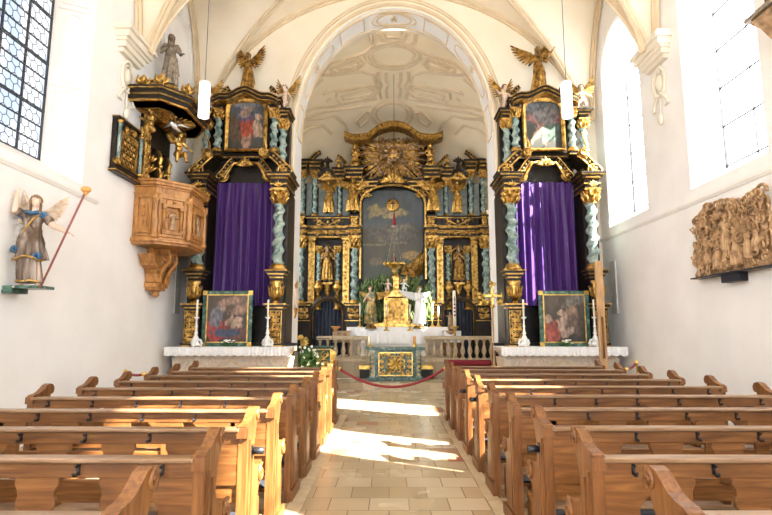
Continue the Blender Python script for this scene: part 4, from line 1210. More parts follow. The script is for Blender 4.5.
    mb.build('frame', M['green_marble'], f_)
    mb = MB()
    for a in ((-W_/2+.09, -W_/2+.115, .08, H_-.08), (W_/2-.115, W_/2-.09, .08, H_-.08), (-W_/2+.09, W_/2-.09, .08, .105), (-W_/2+.09, W_/2-.09, H_-.105, H_-.08)): mb.box(a[0], a[1], -.042, -.025, a[2], a[3])
    for qx in (-1, 1):
        for qz in (0, 1):
            x = qx*(W_/2-.045); z = .045+qz*(H_-.09); mb.box(x-.05, x+.05, -.045, .02, z-.05, z+.05)
    mb.build('gilt_trim', M['brass'], f_)
    if s < 0: bl = [(-.5, .28, .26, .26, .5, (.45, .05, .04), .4), (-.45, .55, .15, .24, -.3, (.22, .22, .26), .5), (-.18, .72, .07, .08, 0, (.55, .36, .26), .4), (.45, .38, .14, .10, -.5, (.55, .38, .27), .4), (.55, .48, .08, .07, 0, (.55, .38, .27), .4), (.2, .86, .3, .08, .2, (.42, .26, .2), .6), (.6, .68, .2, .1, .3, (.4, .24, .18), .6), (.5, .18, .2, .14, 0, (.20, .08, .06), .6), (.1, .45, .05, .12, -.7, (.5, .34, .24), .4), (.0, .2, .3, .08, 0, (.06, .09, .16), .6)]
    else: bl = [(-.55, .22, .22, .20, .3, (.42, .09, .06), .4), (-.05, .42, .12, .24, -.3, (.48, .34, .27), .4), (-.15, .62, .07, .08, 0, (.52, .36, .27), .4), (.4, .62, .14, .14, .2, (.36, .22, .16), .5), (.5, .36, .14, .2, .3, (.16, .11, .08), .6), (-.75, .5, .08, .1, 0, (.42, .28, .2), .5), (.7, .9, .3, .1, .3, (.22, .2, .17), .8), (.15, .22, .18, .08, .5, (.42, .3, .24), .5)]
    painting('canvas', W_-.18, H_-.16, [(*b_[:5], tuple(.62*k for k in b_[5]), b_[6]) for b_ in bl], dark_bg((.025, .02, .014), (.08, .062, .045)), f_, T=TR(0, -.032, .08), seed=8+s)
    # candlesticks
    for uu, side2 in ((197, 'outer'), (268, 'inner')) if s < 0 else ((523.5, 'inner'), (594, 'outer')):
        X = at(uu, 320, 11.98).x
        c_ = thing('candlestick', 'white candlestick with tall candle, %s end of the %s side altar table' % (side2, side_n), 'candlestick', (X, 11.96, 1.242), 0, 'white candlesticks on the side altars')
        mb = MB()
        mb.lathe([(0, .10), (.05, .10), (.075, .16), (.05, .22), (.028, .26), (.045, .30), (.028, .34), (.02, .42), (.036, .45), (.02, .48), (.018, .60), (.035, .62), (.06, .645), (.062, .66), (0, .66)], (0, 0, 0), 12)
        mb.build('stem', M['white_paint'], c_)
        mb = MB()
        for k in range(3):
            a = -PI/2+2*PI*k/3
            mb.tube([V(.03*math.cos(a), .03*math.sin(a), .16), V(.10*math.cos(a), .10*math.sin(a), .14), V(.13*math.cos(a), .13*math.sin(a), .07), V(.10*math.cos(a), .10*math.sin(a), .02), V(.14*math.cos(a), .14*math.sin(a), .012)], [.03, .035, .03, .025, .014], 6)
        mb.lathe([(0, .02), (.09, .02), (.10, .06), (.05, .12), (0, .12)], (0, 0, 0), 12)
        mb.build('base', M['white_paint'], c_)
        MB().lathe([(0, .655), (.021, .655), (.021, 1.04), (.010, 1.05), (0, 1.05)], (0, 0, 0), 10).build('candle', M['wax'], c_)
    # flowers
    X = at(228 if s < 0 else 566, 341, 11.95).x
    fl = thing('flower_arrangement', 'low arrangement of white flowers and leaves in front of the %s framed painting' % side_n, 'flowers', (X, 11.95, 1.242), 0, 'flowers on the side altars')
    R = random.Random(9+s); mb = MB(); m2 = MB()
    for i in range(60):
        a = R.uniform(0, 2*PI); r = R.uniform(.03, .24); e = V(r*math.cos(a)*1.15, r*math.sin(a)*.45, R.uniform(.02, .14)*(1-r*1.5)+.01)
        mb.tube([V(0, 0, .01), e*.6+V(0, 0, .03), e], [.008, .016, .004], 4, flat=((0, 0, 1), .4))
    for i in range(14):
        a = R.uniform(0, 2*PI); r = R.uniform(0, .11); c0 = V(r*math.cos(a)*1.3, r*math.sin(a)*.6-.02, .10+R.uniform(-.02, .05))
        for k in range(5): m2.ell(c0+V(.016*math.cos(k*1.26), .016*math.sin(k*1.26), 0), (.016, .016, .012), 0, 6, 4)
    mb.build('leaves', M['leaf'], fl); m2.build('blossoms', M['petal'], fl)
    # figures on top
    statue('angel_statue', ['gilt winged saint statue crowning the left side altar', 'gilt winged saint statue crowning the right side altar'][s > 0], 'statue', (cx-(.06 if s < 0 else .02), 12.78, 7.56), 1.14 if s < 0 else 1.28, 'saint' if s < 0 else 'angel_b', (M['gold_dark'], M['gold_dark'], M['hair'], M['gold_dark']), group='figures crowning the side altars', wings=WUP if s < 0 else (((-.8, .2, .7), (-.6, .2, -1)), ((.4, .25, 1), (1, .2, -.2))), seed=2, wing_len=.46)
    for q, nm in ((s, 'outer'), (-s, 'inner')):
        X = cx+q*(1.02 if q == s else .92)
        statue('putto', 'flesh coloured putto with gilt wings on the %s column of the %s side altar' % (nm, side_n), 'statue', (X, 12.72, 6.99), .80, 'putto', (M['flesh'], M['gold'], M['hair'], M['gold']), rotz=-.3*q, group='putti on the side altars', wings=WUP, robe=False, wing_len=.62)
# leaning beam by the right altar
a, b = at(604, 362, 11.75), at(598, 261, 11.85)
o = thing('wooden_beam', 'tall pale wooden beam standing in front of the right side altar', 'beam', (a.x, 11.75, 0))
d = (b-a)/(b.z-a.z)
mb = MB(); mb.sweep([V(-d.x*a.z, 0, .0), V(d.x*(b.z-a.z), .1, b.z)], [(-.085, -.03), (.085, -.03), (.085, .03), (-.085, .03)], (0, -1, 0))
mb.build('post', M['pale_wood'], o, bevel=.006)
mb = MB(); mb.box(-.02, .02, -.05, -.03, 1.0, 1.9); mb.build('groove_strip', M['pew_end'], o)
# ------------------------------------------------------------------ the high altar
YH = 19.6
def hx(u): return at(u, 257, YH).x
def hz(v, Y=YH): return at(393, v, Y).z
def hw_(u): return AX-hx(u)        # distance of a left-hand feature from the middle
hroot = thing('high_altarpiece', 'huge black and gilt high altarpiece filling the apse behind the sanctuary rail', 'altar', (AX, YH, 0))
HT = TR(0, -YH, 0)
nb = lambda: MB(HT.copy())
def both(fn):
    for q in (-1, 1): fn(q)
# dark carcass: lower body, upper body, glory backing
mb = nb()
x_o = hw_(296.5)+.05; x_i = hw_(360)
z_e0, z_e1, z_up, z_c0, z_c1 = hz(238), hz(217), hz(216), hz(180), hz(168)
for q in (-1, 1):
    mb.box(*sorted((q*x_i, q*x_o)), YH+.35, 20.6, .6, z_up)
    mb.box(*sorted((q*x_i, q*hw_(298))), YH+.45, 20.6, z_up, z_c0)
mb.box(-x_i-.1, x_i+.1, YH+.5, 20.6, .6, hz(186)); mb.box(-1.5, 1.5, YH+.35, YH+.7, hz(188), hz(137))
mb.build('carcass', M['black'], hroot)
# lower storey sides
for q in (-1, 1):
    X = lambda u: q*hw_(u)
    mb = nb()
    # dado with gilt scrolls, open round the doorway
    for u0, u1 in ((297, 311), (346, 361)):
        a, b = sorted((X(u0), X(u1)))
        mb.box(a, b, YH-.05, YH+.4, .6, hz(305))
        entab(mb, [(a, b, YH-.05, YH+.3)], hz(305)-.02, [(.04, .03, 1), (.05, .06, 0), (.03, .08, 1)])
        scrolls(mb, (b-a)*.8, .42, xz(YH-.06, (a+b)/2, hz(313)), 3, .028, 1)
        entab(mb, [(a, b, YH-.05, YH+.3)], hz(321), [(.03, .03, 1), (.05, .04, 0)])
    a, b = sorted((X(311), X(346)))
    mb.box(a, b, YH+.1, YH+.4, hz(300), hz(296), 0)
    mb.build('pedestal', BG, hroot)
    # arched doorway with drape
    cxd = X(328.6); hwd = abs(hw_(312)-hw_(345))/2; zt = hz(298); zs_ = zt-hwd*.95
    dm = MB(HT.copy()); pts = [(hwd*math.cos(PI*i/20), zs_+hwd*.95*math.sin(PI*i/20)) for i in range(21)]
    path = [V(cxd+hwd, YH-.0, .6)]+[V(cxd+p, YH, z) for p, z in pts]+[V(cxd-hwd, YH, .6)]
    dm.sweep(path, [(-.06, 0), (.06, 0), (.06, .05), (-.02, .08), (-.06, .04)], (0, -1, 0), 0)
    for k in range(2): 
        w_ = [V(p.x+(cxd-p.x)*(.07+.05*k), p.y-.01, zs_+(p.z-zs_)*(.93-.05*k) if p.z > zs_ else p.z) for p in path]
        dm.tube(w_, .014, 5, 1)
    dr = dm.build('doorway', (M['brownblack'], M['gold_dark']), hroot)
    mb = nb()
    def dfn(u, v, cxd=cxd):
        x = (u*2-1)*hwd*.9; zc = zs_+hwd*.86*math.sqrt(max(0, 1-(x/hwd)**2)); z = .62+(zc-.62)*v
        return V(cxd+x, YH+.16+.035*math.sin(x*46+.3*math.sin(v*3)), z)
    mb.grid(dfn, 90, 6)
    mb.build('drape', M['drape'], dr, fix=False)
    # columns and pilasters
    z0 = hz(304); 
    for u, r, turns in ((301.0, .155, 5), (354.8, .155, 5)):
        twisted('column_shaft', X(u), YH-.12, z0, hz(238), r, hroot, (M['teal'], M['gold']), turns, q, 14, .42).location = (0, -YH, 0)
    for u in (311.6, 346):
        mb = nb(); a, b = sorted((X(u-3.1), X(u+3.1)))
        mb.box(a, b, YH+.0, YH+.36, z0+.12, hz(243), 0); entab(mb, [(a, b, YH, YH+.36)], z0, [(.06, .04, 0), (.04, .02, 0)])
        entab(mb, [(a, b, YH, YH+.36)], hz(243), [(.04, .02, 0), (.10, .0, 0), (.05, .05, 0)])
        acanthus(mb, ((a+b)/2, YH-.02, hz(244)), .2, 0, 0, 5)
        zz = z0+.25
        while zz < hz(246): acanthus(mb, ((a+b)/2, YH-.005, zz), .13, 0, 0, 3); zz += .22
        mb.build('pilaster', M['gold'], hroot)
    for u in (318.4, 337.4):
        twisted('column_shaft', X(u), YH+.1, hz(283), hz(246), .10, hroot, (M['teal'], M['gold']), 5, -q, 10, .26).location = (0, -YH, 0)
        mb = nb(); mb.lathe([(0, 0), (.08, 0), (.05, .08), (.06, .12), (.17, .27), (.19, .36), (.12, .42), (.14, .46), (0, .47)], (X(u), YH+.05, hz(283)-.48), 12)
        mb.lathe([(0, 0), (.14, 0), (.14, .05), (.10, .08), (.10, .5), (0, .5)], (X(u), YH+.1, hz(283)-.98), 8)
        mb.build('urn', M['gold'], hroot)
    # niche with shell
    mb = nb(); cn = X(327.6); wn = .26
    ring = [V(cn+wn*math.cos(a), YH+.12, hz(255)+wn*1.1*math.sin(a)) for a in [PI*i/14 for i in range(15)]]
    ring = [V(cn+wn, YH+.12, hz(280))]+ring+[V(cn-wn, YH+.12, hz(280))]
    mb.tube(ring, .028, 6, 1); mb.box(cn-wn, cn+wn, YH+.3, YH+.36, hz(284), hz(250), 0)
    mb.box(cn-.2, cn+.2, YH-.1, YH+.35, hz(282)-.09, hz(282)-.02, 1)
    mb.lathe([(0, -.55), (.05, -.5), (.12, -.3), (.14, -.12), (.16, -.08), (0, -.08)], (cn, YH+.1, hz(282)), 10, 1)
    acanthus(mb, (cn, YH+.08, hz(249)), .2, 1, 0, 5)
    mb.build('niche', (M['brownblack'], M['gold']), hroot)
    # entablature, bulging over the columns, then the attic band
    a0, b0 = sorted((X(297), X(306))); a1, b1 = sorted((X(349), X(360))); am, bm_ = sorted((X(306), X(349)))
    feet = [(a0, b0, YH-.30, YH+.4), (a1, b1, YH-.30, YH+.4), (am, bm_, YH-.08, YH+.4)]
    mb = nb(); z = hz(238)
    ptot = hz(227)-z
    z = entab(mb, feet, z, [(ptot*.14, .02, 1), (ptot*.22, 0, 0), (ptot*.12, .04, 1), (ptot*.2, .02, 1), (ptot*.14, .07, 0), (ptot*.18, .10, 1)])
    for (a, b, y_, _) in feet: scrolls(mb, b-a, ptot*.5, xz(y_-.03, (a+b)/2, hz(233)), 7, .022, 1)
    mb.build('entablature', (M['black'], M['gold_dark'], M['gold']), hroot)
    mb = nb(); h_ = hz(216)-z
    feet2 = [(a0+.06, b0-.06, YH-.2, YH+.4), (a1+.06, b1-.06, YH-.2, YH+.4), (am, bm_, YH+.0, YH+.45)]
    entab(mb, feet2, z, [(h_*.12, .03, 1), (h_*.68, 0, 0), (h_*.08, .03, 1), (h_*.12, .06, 0)])
    for (a, b, y_, _) in feet2: scrolls(mb, (b-a)*.85, h_*.62, xz(y_-.01, (a+b)/2, z+h_*.48), 11, .026, 1)
    mb.build('attic', (M['black'], M['gold'], M['gold']), hroot)
    # upper storey
    zu = hz(216); zt_ = hz(182)
    for u, r in ((301.3, .115), (313.8, .105), (339, .09)):
        twisted('column_shaft', X(u), YH+.0, zu, hz(180 if u > 330 else 172), r, hroot, (M['teal'], M['gold']), 4, q, 10, .24).location = (0, -YH, 0)
    mb = nb()
    for u0, u1 in ((304.5, 310), (317, 336), (341.5, 349)):
        a, b = sorted((X(u0), X(u1))); mb.box(a, b, YH+.2, YH+.46, zu, zt_)
    mb.build('wall_panel', M['grey_teal'], hroot)
    mb = nb()
    f1 = [(*sorted((X(298), X(305))), YH-.16, YH+.5), (*sorted((X(309), X(318))), YH-.12, YH+.5)]
    entab(mb, f1, hz(172), [(.06, .02, 1), (.12, 0, 0), (.04, .04, 1), (.10, .03, 0), (.04, .08, 1), (.08, .12, 0)])
    f2 = [(*sorted((X(334), X(343))), YH-.12, YH+.5), (*sorted((X(346), X(361))), YH-.3, YH+.5)]
    entab(mb, f2, hz(180), [(.06, .02, 1), (.12, 0, 0), (.04, .04, 1), (.10, .03, 0), (.04, .08, 1), (.08, .12, 0)])
    a, b = sorted((X(318), X(334))); pts = [V(a+(b-a)*t, YH, hz(181)+.10+.32*math.sin(PI*t)) for t in [i/12 for i in range(13)]]
    mb.sweep(pts, [(-.25, -.05), (.25, -.05), (.3, .05), (-.3, .05)], lambda i, pts=pts: V(0,-1,0).cross(pts[min(i+1, 12)]-pts[max(i-1, 0)]).normalized(), 0)
    mb.build('cornice', BG, hroot)
    mb = nb(); c_ = ((a+b)/2, YH-.06, hz(180)+.05); acanthus(mb, c_, .40, 0, 0, 9); mb.ell(c_, (.3, .12, .12))
    mb.build('shell_crest', M['gold'], hroot)
    # scrolls and finials on the cornice
    mb = nb(); s_volute(mb, X(304), hz(164), .55, .50, YH-.05, YH+.2, -q, 0, 1, .10); mb.build('scroll_pediment', BG, hroot)
    mb = nb(); s_volute(mb, X(350), hz(170), .5, .55, YH-.1, YH+.1, q, 0, 1, .10); mb.build('scroll_pediment', BG, hroot)
    mb = nb(); mb.lathe([(0, 0), (.1, 0), (.05, .1), (.12, .22), (.12, .3), (.04, .4), (0, .5)], (X(337.5), YH+.1, hz(172)), 10); acanthus(mb, (X(337.5), YH+.05, hz(172)+.4), .2, 0, 0, 5)
    mb.build('finial', M['gold'], hroot)
    mb = nb(); mb.lathe([(0, 0), (.1, 0), (.05, .1), (.08, .2), (0, .3)], (X(326), YH+.05, hz(172)+.2), 8); acanthus(mb, (X(326), YH+.05, hz(172)+.4), .24, 0, 0, 7)
    mb.build('finial', M['brownblack'], hroot)
    # gilt drops beside the glory
    mb = nb()
    for k, v in enumerate((144, 150, 157, 163, 169)):
        acanthus(mb, (X(354.5), YH-.02, hz(v)), .26, 0, PI if k % 2 else 0, 5); mb.ell((X(354.5), YH-.03, hz(v+2)), (.11, .08, .13))
    mb.box(*sorted((X(352), X(357))), YH+.0, YH+.3, hz(176), hz(138)); mb.tube([V(X(354.5)+.12*math.cos(t), YH-.06, hz(162)+.16*math.sin(t)) for t in [2*PI*i/14 for i in range(14)]], .04, 6, closed=True)
    mb.build('garland_pilaster', M['gold'], hroot)
# central arch over the painting
mb = nb(); hwc = (hx(425)-hx(362))/2; zb, zsp, zap = hz(279), hz(203), hz(186)
for off, w_, d_, m_ in ((.05, .05, .06, 1), (.17, .08, .02, 0), (.28, .04, .10, 1), (.36, .05, .16, 0)):
    pts = [V((hwc+off)*math.cos(a)*1.0, YH+.05, zsp+(zap-zsp+off)*math.sin(a)) for a in [PI*i/28 for i in range(29)]]
    pts = [V(hwc+off, YH+.05, zb)]+pts+[V(-hwc-off, YH+.05, zb)] if off < .1 else pts
    mb.sweep(pts, [(-w_, 0), (w_, 0), (w_*.6, d_), (-w_*.6, d_)], (0, -1, 0), m_)
for q in (-1, 1):
    mb.box(*sorted((q*hwc*.98, q*(hwc+.12))), YH+.0, YH+.4, zb, zsp, 0)
    f2 = [(*sorted((q*.62, q*(hwc+.15))), YH-.1, YH+.5)]
    entab(mb, f2, hz(187), [(.05, .0, 1), (.10, .03, 0), (.04, .07, 1), (.07, .10, 0)])
    scrolls(mb, .5, .35, xz(YH+.02, q*(hwc-.12), hz(190)-.1), 3, .02, 1)
mb.build('painting_arch', BG, hroot)
# the big painting
def bgc(u, v):
    g = .5+.5*math.sin(u*2+v*6)
    if v > .55: return [.10+.06*g, .13+.06*g, .145+.06*g]
    return [.085+.04*g, .075+.03*g, .05]
blob = [
        (-.45, .74, .42, .13, .25, (.42, .33, .16), .7), (.15, .75, .45, .12, -.2, (.45, .36, .18), .7), (0, .70, .3, .08, 0, (.5, .4, .2), .6), (-.6, .78, .2, .12, 0, (.50, .40, .16), .6),
        (0, .5, .9, .3, 0, (.14, .125, .10), .8), (.2, .56, .5, .12, .2, (.24, .21, .15), .8), (-.5, .38, .45, .05, 0, (.30, .24, .14), .5), (.2, .40, .35, .04, 0, (.26, .21, .13), .5), (-.4, .44, .12, .10, 0, (.22, .18, .11), .4),
        (0, .12, 1.3, .4, 0, (.05, .07, .03), .7), (-.5, .2, .3, .12, 0, (.20, .15, .07), .7), (.62, .26, .34, .16, 0, (.40, .26, .06), .5)]
blob = [(*b_[:5], tuple(.7*k for k in b_[5]), b_[6]) for b_ in blob]
painting('altar_painting', hwc*2, zap-zb, blob, lambda u, v: [.55*k for k in bgc(u, v)], hroot, arch=zap-zsp, T=TR(0, .38, zb), n=90, seed=12)
# gilt relief in the painting: boat with figures
mb = nb(); bx_, bz = hx(421)-AX, hz(276)
for k in range(6): mb.tube([V(bx_-.85+.03*k, YH+.28, bz+.14+.05*k), V(bx_-.3, YH+.20, bz+.0+.09*k), V(bx_+.12, YH+.25, bz+.16+.11*k)], [.03, .055, .03], 6)
for k in range(8): mb.tube([V(bx_-.62+.09*k, YH+.25, bz+.15), V(bx_-.45+.08*k, YH+.2, bz+.45+.05*k), V(bx_-.2+.05*k, YH+.25, bz+.60+.07*k)], [.04, .055, .015], 6)
mb.build('gilt_boat_relief', M['gold_dark'], hroot)
mb = nb(); c_ = hz(203.5)
mb.lathe([(0, 0), (.24, 0), (.26, .03), (.22, .05), (0, .06)], (0, 0, 0), 20); md_ = MB(HT @ TR(0, YH+.30, c_) @ RX(PI/2)); md_.merge(mb) if False else None
d_ = MB(TR(0, .30, c_) @ RX(PI/2)); d_.lathe([(0, 0), (.235, 0), (.25, .03), (.22, .05), (0, .055)], (0, 0, 0), 22)
d_.T = TR(0, .22, c_); d_.box(-.025, .025, 0, .03, -.17, .16, 1); d_.box(-.11, .11, 0, .03, .03, .075, 1)
d_.build('cross_medallion', (M['gold'], M['brownblack']), hroot)
# glory of rays
mb = nb(); R = random.Random(4); gc = V(0, YH+.02, hz(153))
for i in range(84):
    a = 2*PI*i/84+R.uniform(-.02, .02); ca, sa = math.cos(a), math.sin(a)
    mx_ = min((1.46)/max(1e-3, abs(ca)), (.66 if sa > 0 else 1.25)/max(1e-3, abs(sa)))
    ln = mx_*R.uniform(.82, 1.0)
    mb.tube([gc+V(ca*.22, .10, sa*.22), gc+V(ca*ln*.6, .04, sa*ln*.6), gc+V(ca*ln, .10, sa*ln)], [.020, .040, .030], 4, 0 if i % 3 else 1)
for i in range(150):
    p = gc+V(R.uniform(-1.42, 1.42), R.uniform(-.0, .08), R.uniform(-1.1, .62))
    mb.ell(p, (R.uniform(.04, .10), .07, R.uniform(.03, .07)), R.choice((0, 1, 1)), 7, 5)
mb.build('glory_rays', (M['gold'], M['carved']), hroot)
mb = nb()
for a, r in ((.7, .62), (2.44, .62), (1.57, .45), (.1, .9), (3.04, .9)):
    mb = nb(); cherub_head(mb, (r*math.cos(a)*1.1, YH-.05, gc.z+r*math.sin(a)), .12); mb.build('cherub_head', M['gold_dark'], hroot)
mb = nb(); mb.ell((0, YH+.02, gc.z), (.26, .10, .26), 0, 16, 9)
for k in range(9): mb.ell((.27*math.cos(k*.7), YH-.0, gc.z+.27*math.sin(k*.7)), (.09, .07, .07), 1, 7, 5)
mb.prism([(-.13, gc.z-.09), (.13, gc.z-.09), (0, gc.z+.14)], YH-.10, YH-.07, 1); mb.build('sun_disc', (M['gold'], M['carved']), hroot)
mb = nb()
for k in range(3): acanthus(mb, (0, YH-.15-.02*k, hz(183)), .5-.1*k, 0, 0, 9-2*k)
cherub_head(mb, (0, YH-.2, hz(181)), .2); mb.build('keystone_ornament', M['gold'], hroot)
# curved crowning moulding
cp = [(345,133),(349,134.5),(353.5,135.8),(359,136),(364,135.4),(368,134.5),(373,131),(378,127),(383,124.6),(388,123.2),(393.4,122.8)]
cp = cp+[mirr(p) for p in cp[-2::-1]]
P_ = [at(u, v, YH-.1) for u, v in cp]; P_ = [V(p.x-AX, p.y, p.z) for p in P_]
mb = nb()
for dz, y0, y1, h_, m_ in ((-.10, -.22, .45, .04, 0), (-.16, -.16, .45, .07, 1), (-.23, -.10, .45, .09, 1), (-.31, -.04, .45, .04, 0)):
    q_ = [p+V(0, 0, dz) for p in P_]
    mb.sweep(q_, [(y0, -h_), (y1, -h_), (y1, h_*.4), (y0, h_*.4)], lambda i: V(0, 0, 1), m_)
mb.build('crowning_cornice', (M['gold_dark'], M['gold']), hroot)
# statues on the high altar
for q, sd_ in ((-1, 'left'), (1, 'right')):
    X = AX+q*hw_(353); statue('angel_statue', 'large gilt angel with spread wings on the %s of the high altar painting' % sd_, 'statue', (X, YH-.28, hz(214)-.02), 1.42, 'angel_b' if q < 0 else 'angel', GOLD4, rotz=.1*q, group='large gilt angels of the high altar', wings=WOUT, wing_len=.40, seed=3, flare=.15)
    X = AX+q*hw_(328); statue('saint_statue', 'slim gilt angel standing in the upper %s bay of the high altar' % sd_, 'statue', (X, YH-.05, hz(214)-.02), 1.32, 'angel' if q < 0 else 'angel_b', GOLD4, group='gilt figures of the upper bays', wings=WUP, wing_len=.32, seed=4)
    X = AX+q*hw_(327.3); statue('niche_statue', 'gilt robed saint in the lower %s niche of the high altar' % sd_, 'statue', (X, YH-.0, hz(281)-.03), 1.38, 'saint' if q < 0 else 'pray', (M['carved'], M['gold_dark'], M['hair'], M['gold']), group='niche saints of the high altar', seed=5)
# the table with its cloth, tabernacle
t = thing('high_altar_table', 'stone high altar table draped in white behind the front altar', 'altar table', (AX, 18.95, .6))
MB().box(-1.5, 1.75, -.25, .6, 0, 1.0).build('stone_block', M['pink_marble'], t, bevel=.02)
MB().box(-1.9, 2.1, -.9, .62, 0, .14).build('altar_step', M['stone'], t)
for nm, x0, x1, z1, yf, lb in (('altar_cloth', -1.63, 1.92, 1.12, -.30, 'long white cloth over the high altar table, its upper level'), ('altar_cloth', -1.18, 1.2, .98, -.62, 'shorter white cloth on the high altar, just above the green front altar')):
    mb = MB(); n = 80; vs = []
    mb.box(x0, x1, yf, .3, z1-.015, z1)
    for i in range(n+1):
        x = x0+(x1-x0)*i/n; vs += [(x, yf-.004, z1), (x, yf-.02-.012*math.sin(i*.9), z1-.2), (x, yf-.025-.02*math.sin(i*.9), z1-.42)]
    mb.add(vs, [(3*i+j, 3*i+3+j, 3*i+4+j, 3*i+1+j) for i in range(n) for j in (0, 1)])
    c = mb.build(nm, M['linen'], loc=(AX, 18.95 if yf > -.5 else 18.9, .6+(.0 if yf > -.5 else -.0))); tag(c, lb, 'altar cloth', 'white cloths of the high altar')
MB().box(-1.15, 1.17, -.58, -.2, 0, .94).build('front_step', M['linen'], t)
tb = thing('tabernacle', 'gilt house shaped tabernacle with arched doors on the high altar', 'tabernacle', (AX+.10, 18.9, 1.72))
YT = 18.75; xt = lambda u: at(u, 300, YT).x-AX; ztb = lambda v: at(395, v, YT).z-1.72
mb = MB(); w1 = .38
mb.box(-.78, .86, -.22, .3, 0, .14, 0); entab(mb, [(-.78, .86, -.22, .3)], .12, [(.03, .03, 0)])
mb.box(-w1, w1, -.12, .3, .15, 1.02); 
for q in (-1, 1):
    mb.box(*sorted((q*.31, q*.43)), -.20, .3, .15, 1.02); entab(mb, [(*sorted((q*.31, q*.43)), -.20, .3)], 1.0, [(.03, .02, 0), (.05, .04, 0)]); entab(mb, [(*sorted((q*.31, q*.43)), -.20, .3)], .15, [(.06, .03, 0)])
mb.prism([(-.45, 1.06), (.45, 1.06), (.43, 1.10), (.26, 1.16), (.10, 1.28), (0, 1.32), (-.10, 1.28), (-.26, 1.16), (-.43, 1.10)], -.2, .3)
mb.tube([V(-.46, -.2, 1.09), V(-.26, -.2, 1.18), V(-.1, -.2, 1.31), V(0, -.2, 1.35), V(.1, -.2, 1.31), V(.26, -.2, 1.18), V(.46, -.2, 1.09)], .03, 6)
mb.box(-.10, .10, -.1, .2, 1.28, 1.75); mb.lathe([(.0, 1.72), (.17, 1.74), (.14, 1.82), (.05, 1.9), (.03, 2.1), (.06, 2.14), (0, 2.18)], (0, .05, 0), 12)
mb.build('case', M['gold'], tb, bevel=.006)
mb = MB(); dp = [(-.26, .22), (.26, .22), (.26, .72)]+[(.26*math.cos(a), .72+.24*math.sin(a)) for a in [PI*i/12 for i in range(13)]]+[(-.26, .72)]
mb.prism(dp, -.15, -.11); mb.box(-.008, .008, -.17, -.15, .22, .95)
for z in (.4, .58, .76): mb.box(-.24, .24, -.165, -.15, z-.006, z+.006)
for a in range(2): mb.tube([V((.13 if a else -.13)+.08*math.cos(t), -.155, .5+.14*math.sin(t)) for t in [2*PI*i/12 for i in range(12)]], .012, 5, closed=True)
plab(mb.build('door', M['gold_dark'], tb), 'dark gilt double door')
mb = MB(); mb.tube([V(.29*math.cos(a), -.17, .72+.27*math.sin(a)) for a in [PI*i/16 for i in range(17)]], .025, 6); mb.build('arch_moulding', M['brass'], tb)
for q in (-1, 1):
    statue('putto', 'small flesh coloured putto seated %s of the tabernacle gable' % ('left' if q < 0 else 'right'), 'statue', (AX+.1+q*.27, 18.82, 1.72+1.14), .60, 'putto', (M['flesh'] if q < 0 else M['white_paint'], M['flesh'], M['hair'], M['gold']), rotz=.4*q, group='putti on the tabernacle', robe=False, wings=WUP if q > 0 else None, wing_len=.5)
# adoring angels beside the tabernacle
for q in (-1, 1):
    m4 = (M['flesh'], M['robe_green'], M['hair'], M['gold']) if q < 0 else (M['white_paint'], M['linen'], M['gold'], M['white_paint'])  # the right angel's whites stand for sunlight falling on it
    statue('adoring_angel', ['brown and gilt angel leaning forward at the left of the tabernacle', 'pale angel, whitened as sunlight, leaning forward at the right of the tabernacle'][q > 0], 'statue', (AX+.06+q*.84, 18.62, 1.76), 1.42, 'pray', m4, rotz=.55*(-q)*-1, group='adoring angels beside the tabernacle', wings=(((-1, .3, .30), (-.5, .2, -1)), ((1, .3, .30), (.5, .2, -1))), wing_len=.36, seed=6, flare=.15, plinth=(.18, .10, M['gold_dark']))
# candlesticks on the high altar
def altar_candle(u, v0, v1, Y, lab, zb=None, grp='candlesticks on the high altar'):
    p = at(u, v0, Y); h = at(u, v1, Y).z-p.z; z_ = p.z if zb is None else zb
    h = at(u, v1, Y).z-z_
    c = thing('candlestick', lab, 'candlestick', (p.x, Y, z_), 0, grp)
    hs = h*.5
    MB().lathe([(0, 0), (.11, 0), (.11, .02), (.06, .05), (.03, .10), (.05, .13), (.022, .17), (.02, hs*.6), (.045, hs*.66), (.02, hs*.72), (.02, hs*.9), (.06, hs*.97), (.065, hs), (0, hs)], (0, 0, 0), 12).build('holder', M['brass'], c)
    MB().lathe([(0, hs), (.028, hs), (.028, h-.02), (.01, h), (0, h)], (0, 0, 0), 8).build('candle', M['wax'], c)
altar_candle(360, 322, 303, 18.9, 'brass candlestick at the left end of the high altar', 1.72)
altar_candle(386.5, 322, 303, 18.45, 'brass candlestick standing between the left angel and the tabernacle', 1.58)
altar_candle(410, 322, 304, 18.45, 'brass candlestick standing between the tabernacle and the pale angel', 1.58)
altar_candle(432.5, 322, 303, 18.9, 'brass candlestick at the right end of the high altar', 1.72)
altar_candle(438.5, 326, 306, 18.9, 'second brass candlestick from the right at the far right of the high altar', 1.72)
# greenery behind the tabernacle
o = MB(); R = random.Random(3)
for i in range(520):
    x = R.uniform(-1.2, 1.4); zt = 3.25+.45*(1-abs(x-.1)/1.3)+R.uniform(-.15, .2); zb2 = 1.9
    z0_ = R.uniform(zb2, zt-.2); y = R.uniform(-.12, .12); dx = R.uniform(-.12, .12)
    o.tube([V(x, y, z0_), V(x+dx*.6, y-.03, z0_+.14), V(x+dx, y+.02, z0_+.30)], [.014, .030, .005], 4, flat=((0, 1, 0), .3))
for i in range(14): o.tube([V(-1.1+i*.18, .05, 1.72), V(-1.1+i*.18, .03, 2.9)], .012, 4)
b_ = o.build('foliage', M['olive'], loc=(AX, 19.3, 0)); tag(b_, 'bank of green branches behind the tabernacle', 'foliage', kind='stuff')
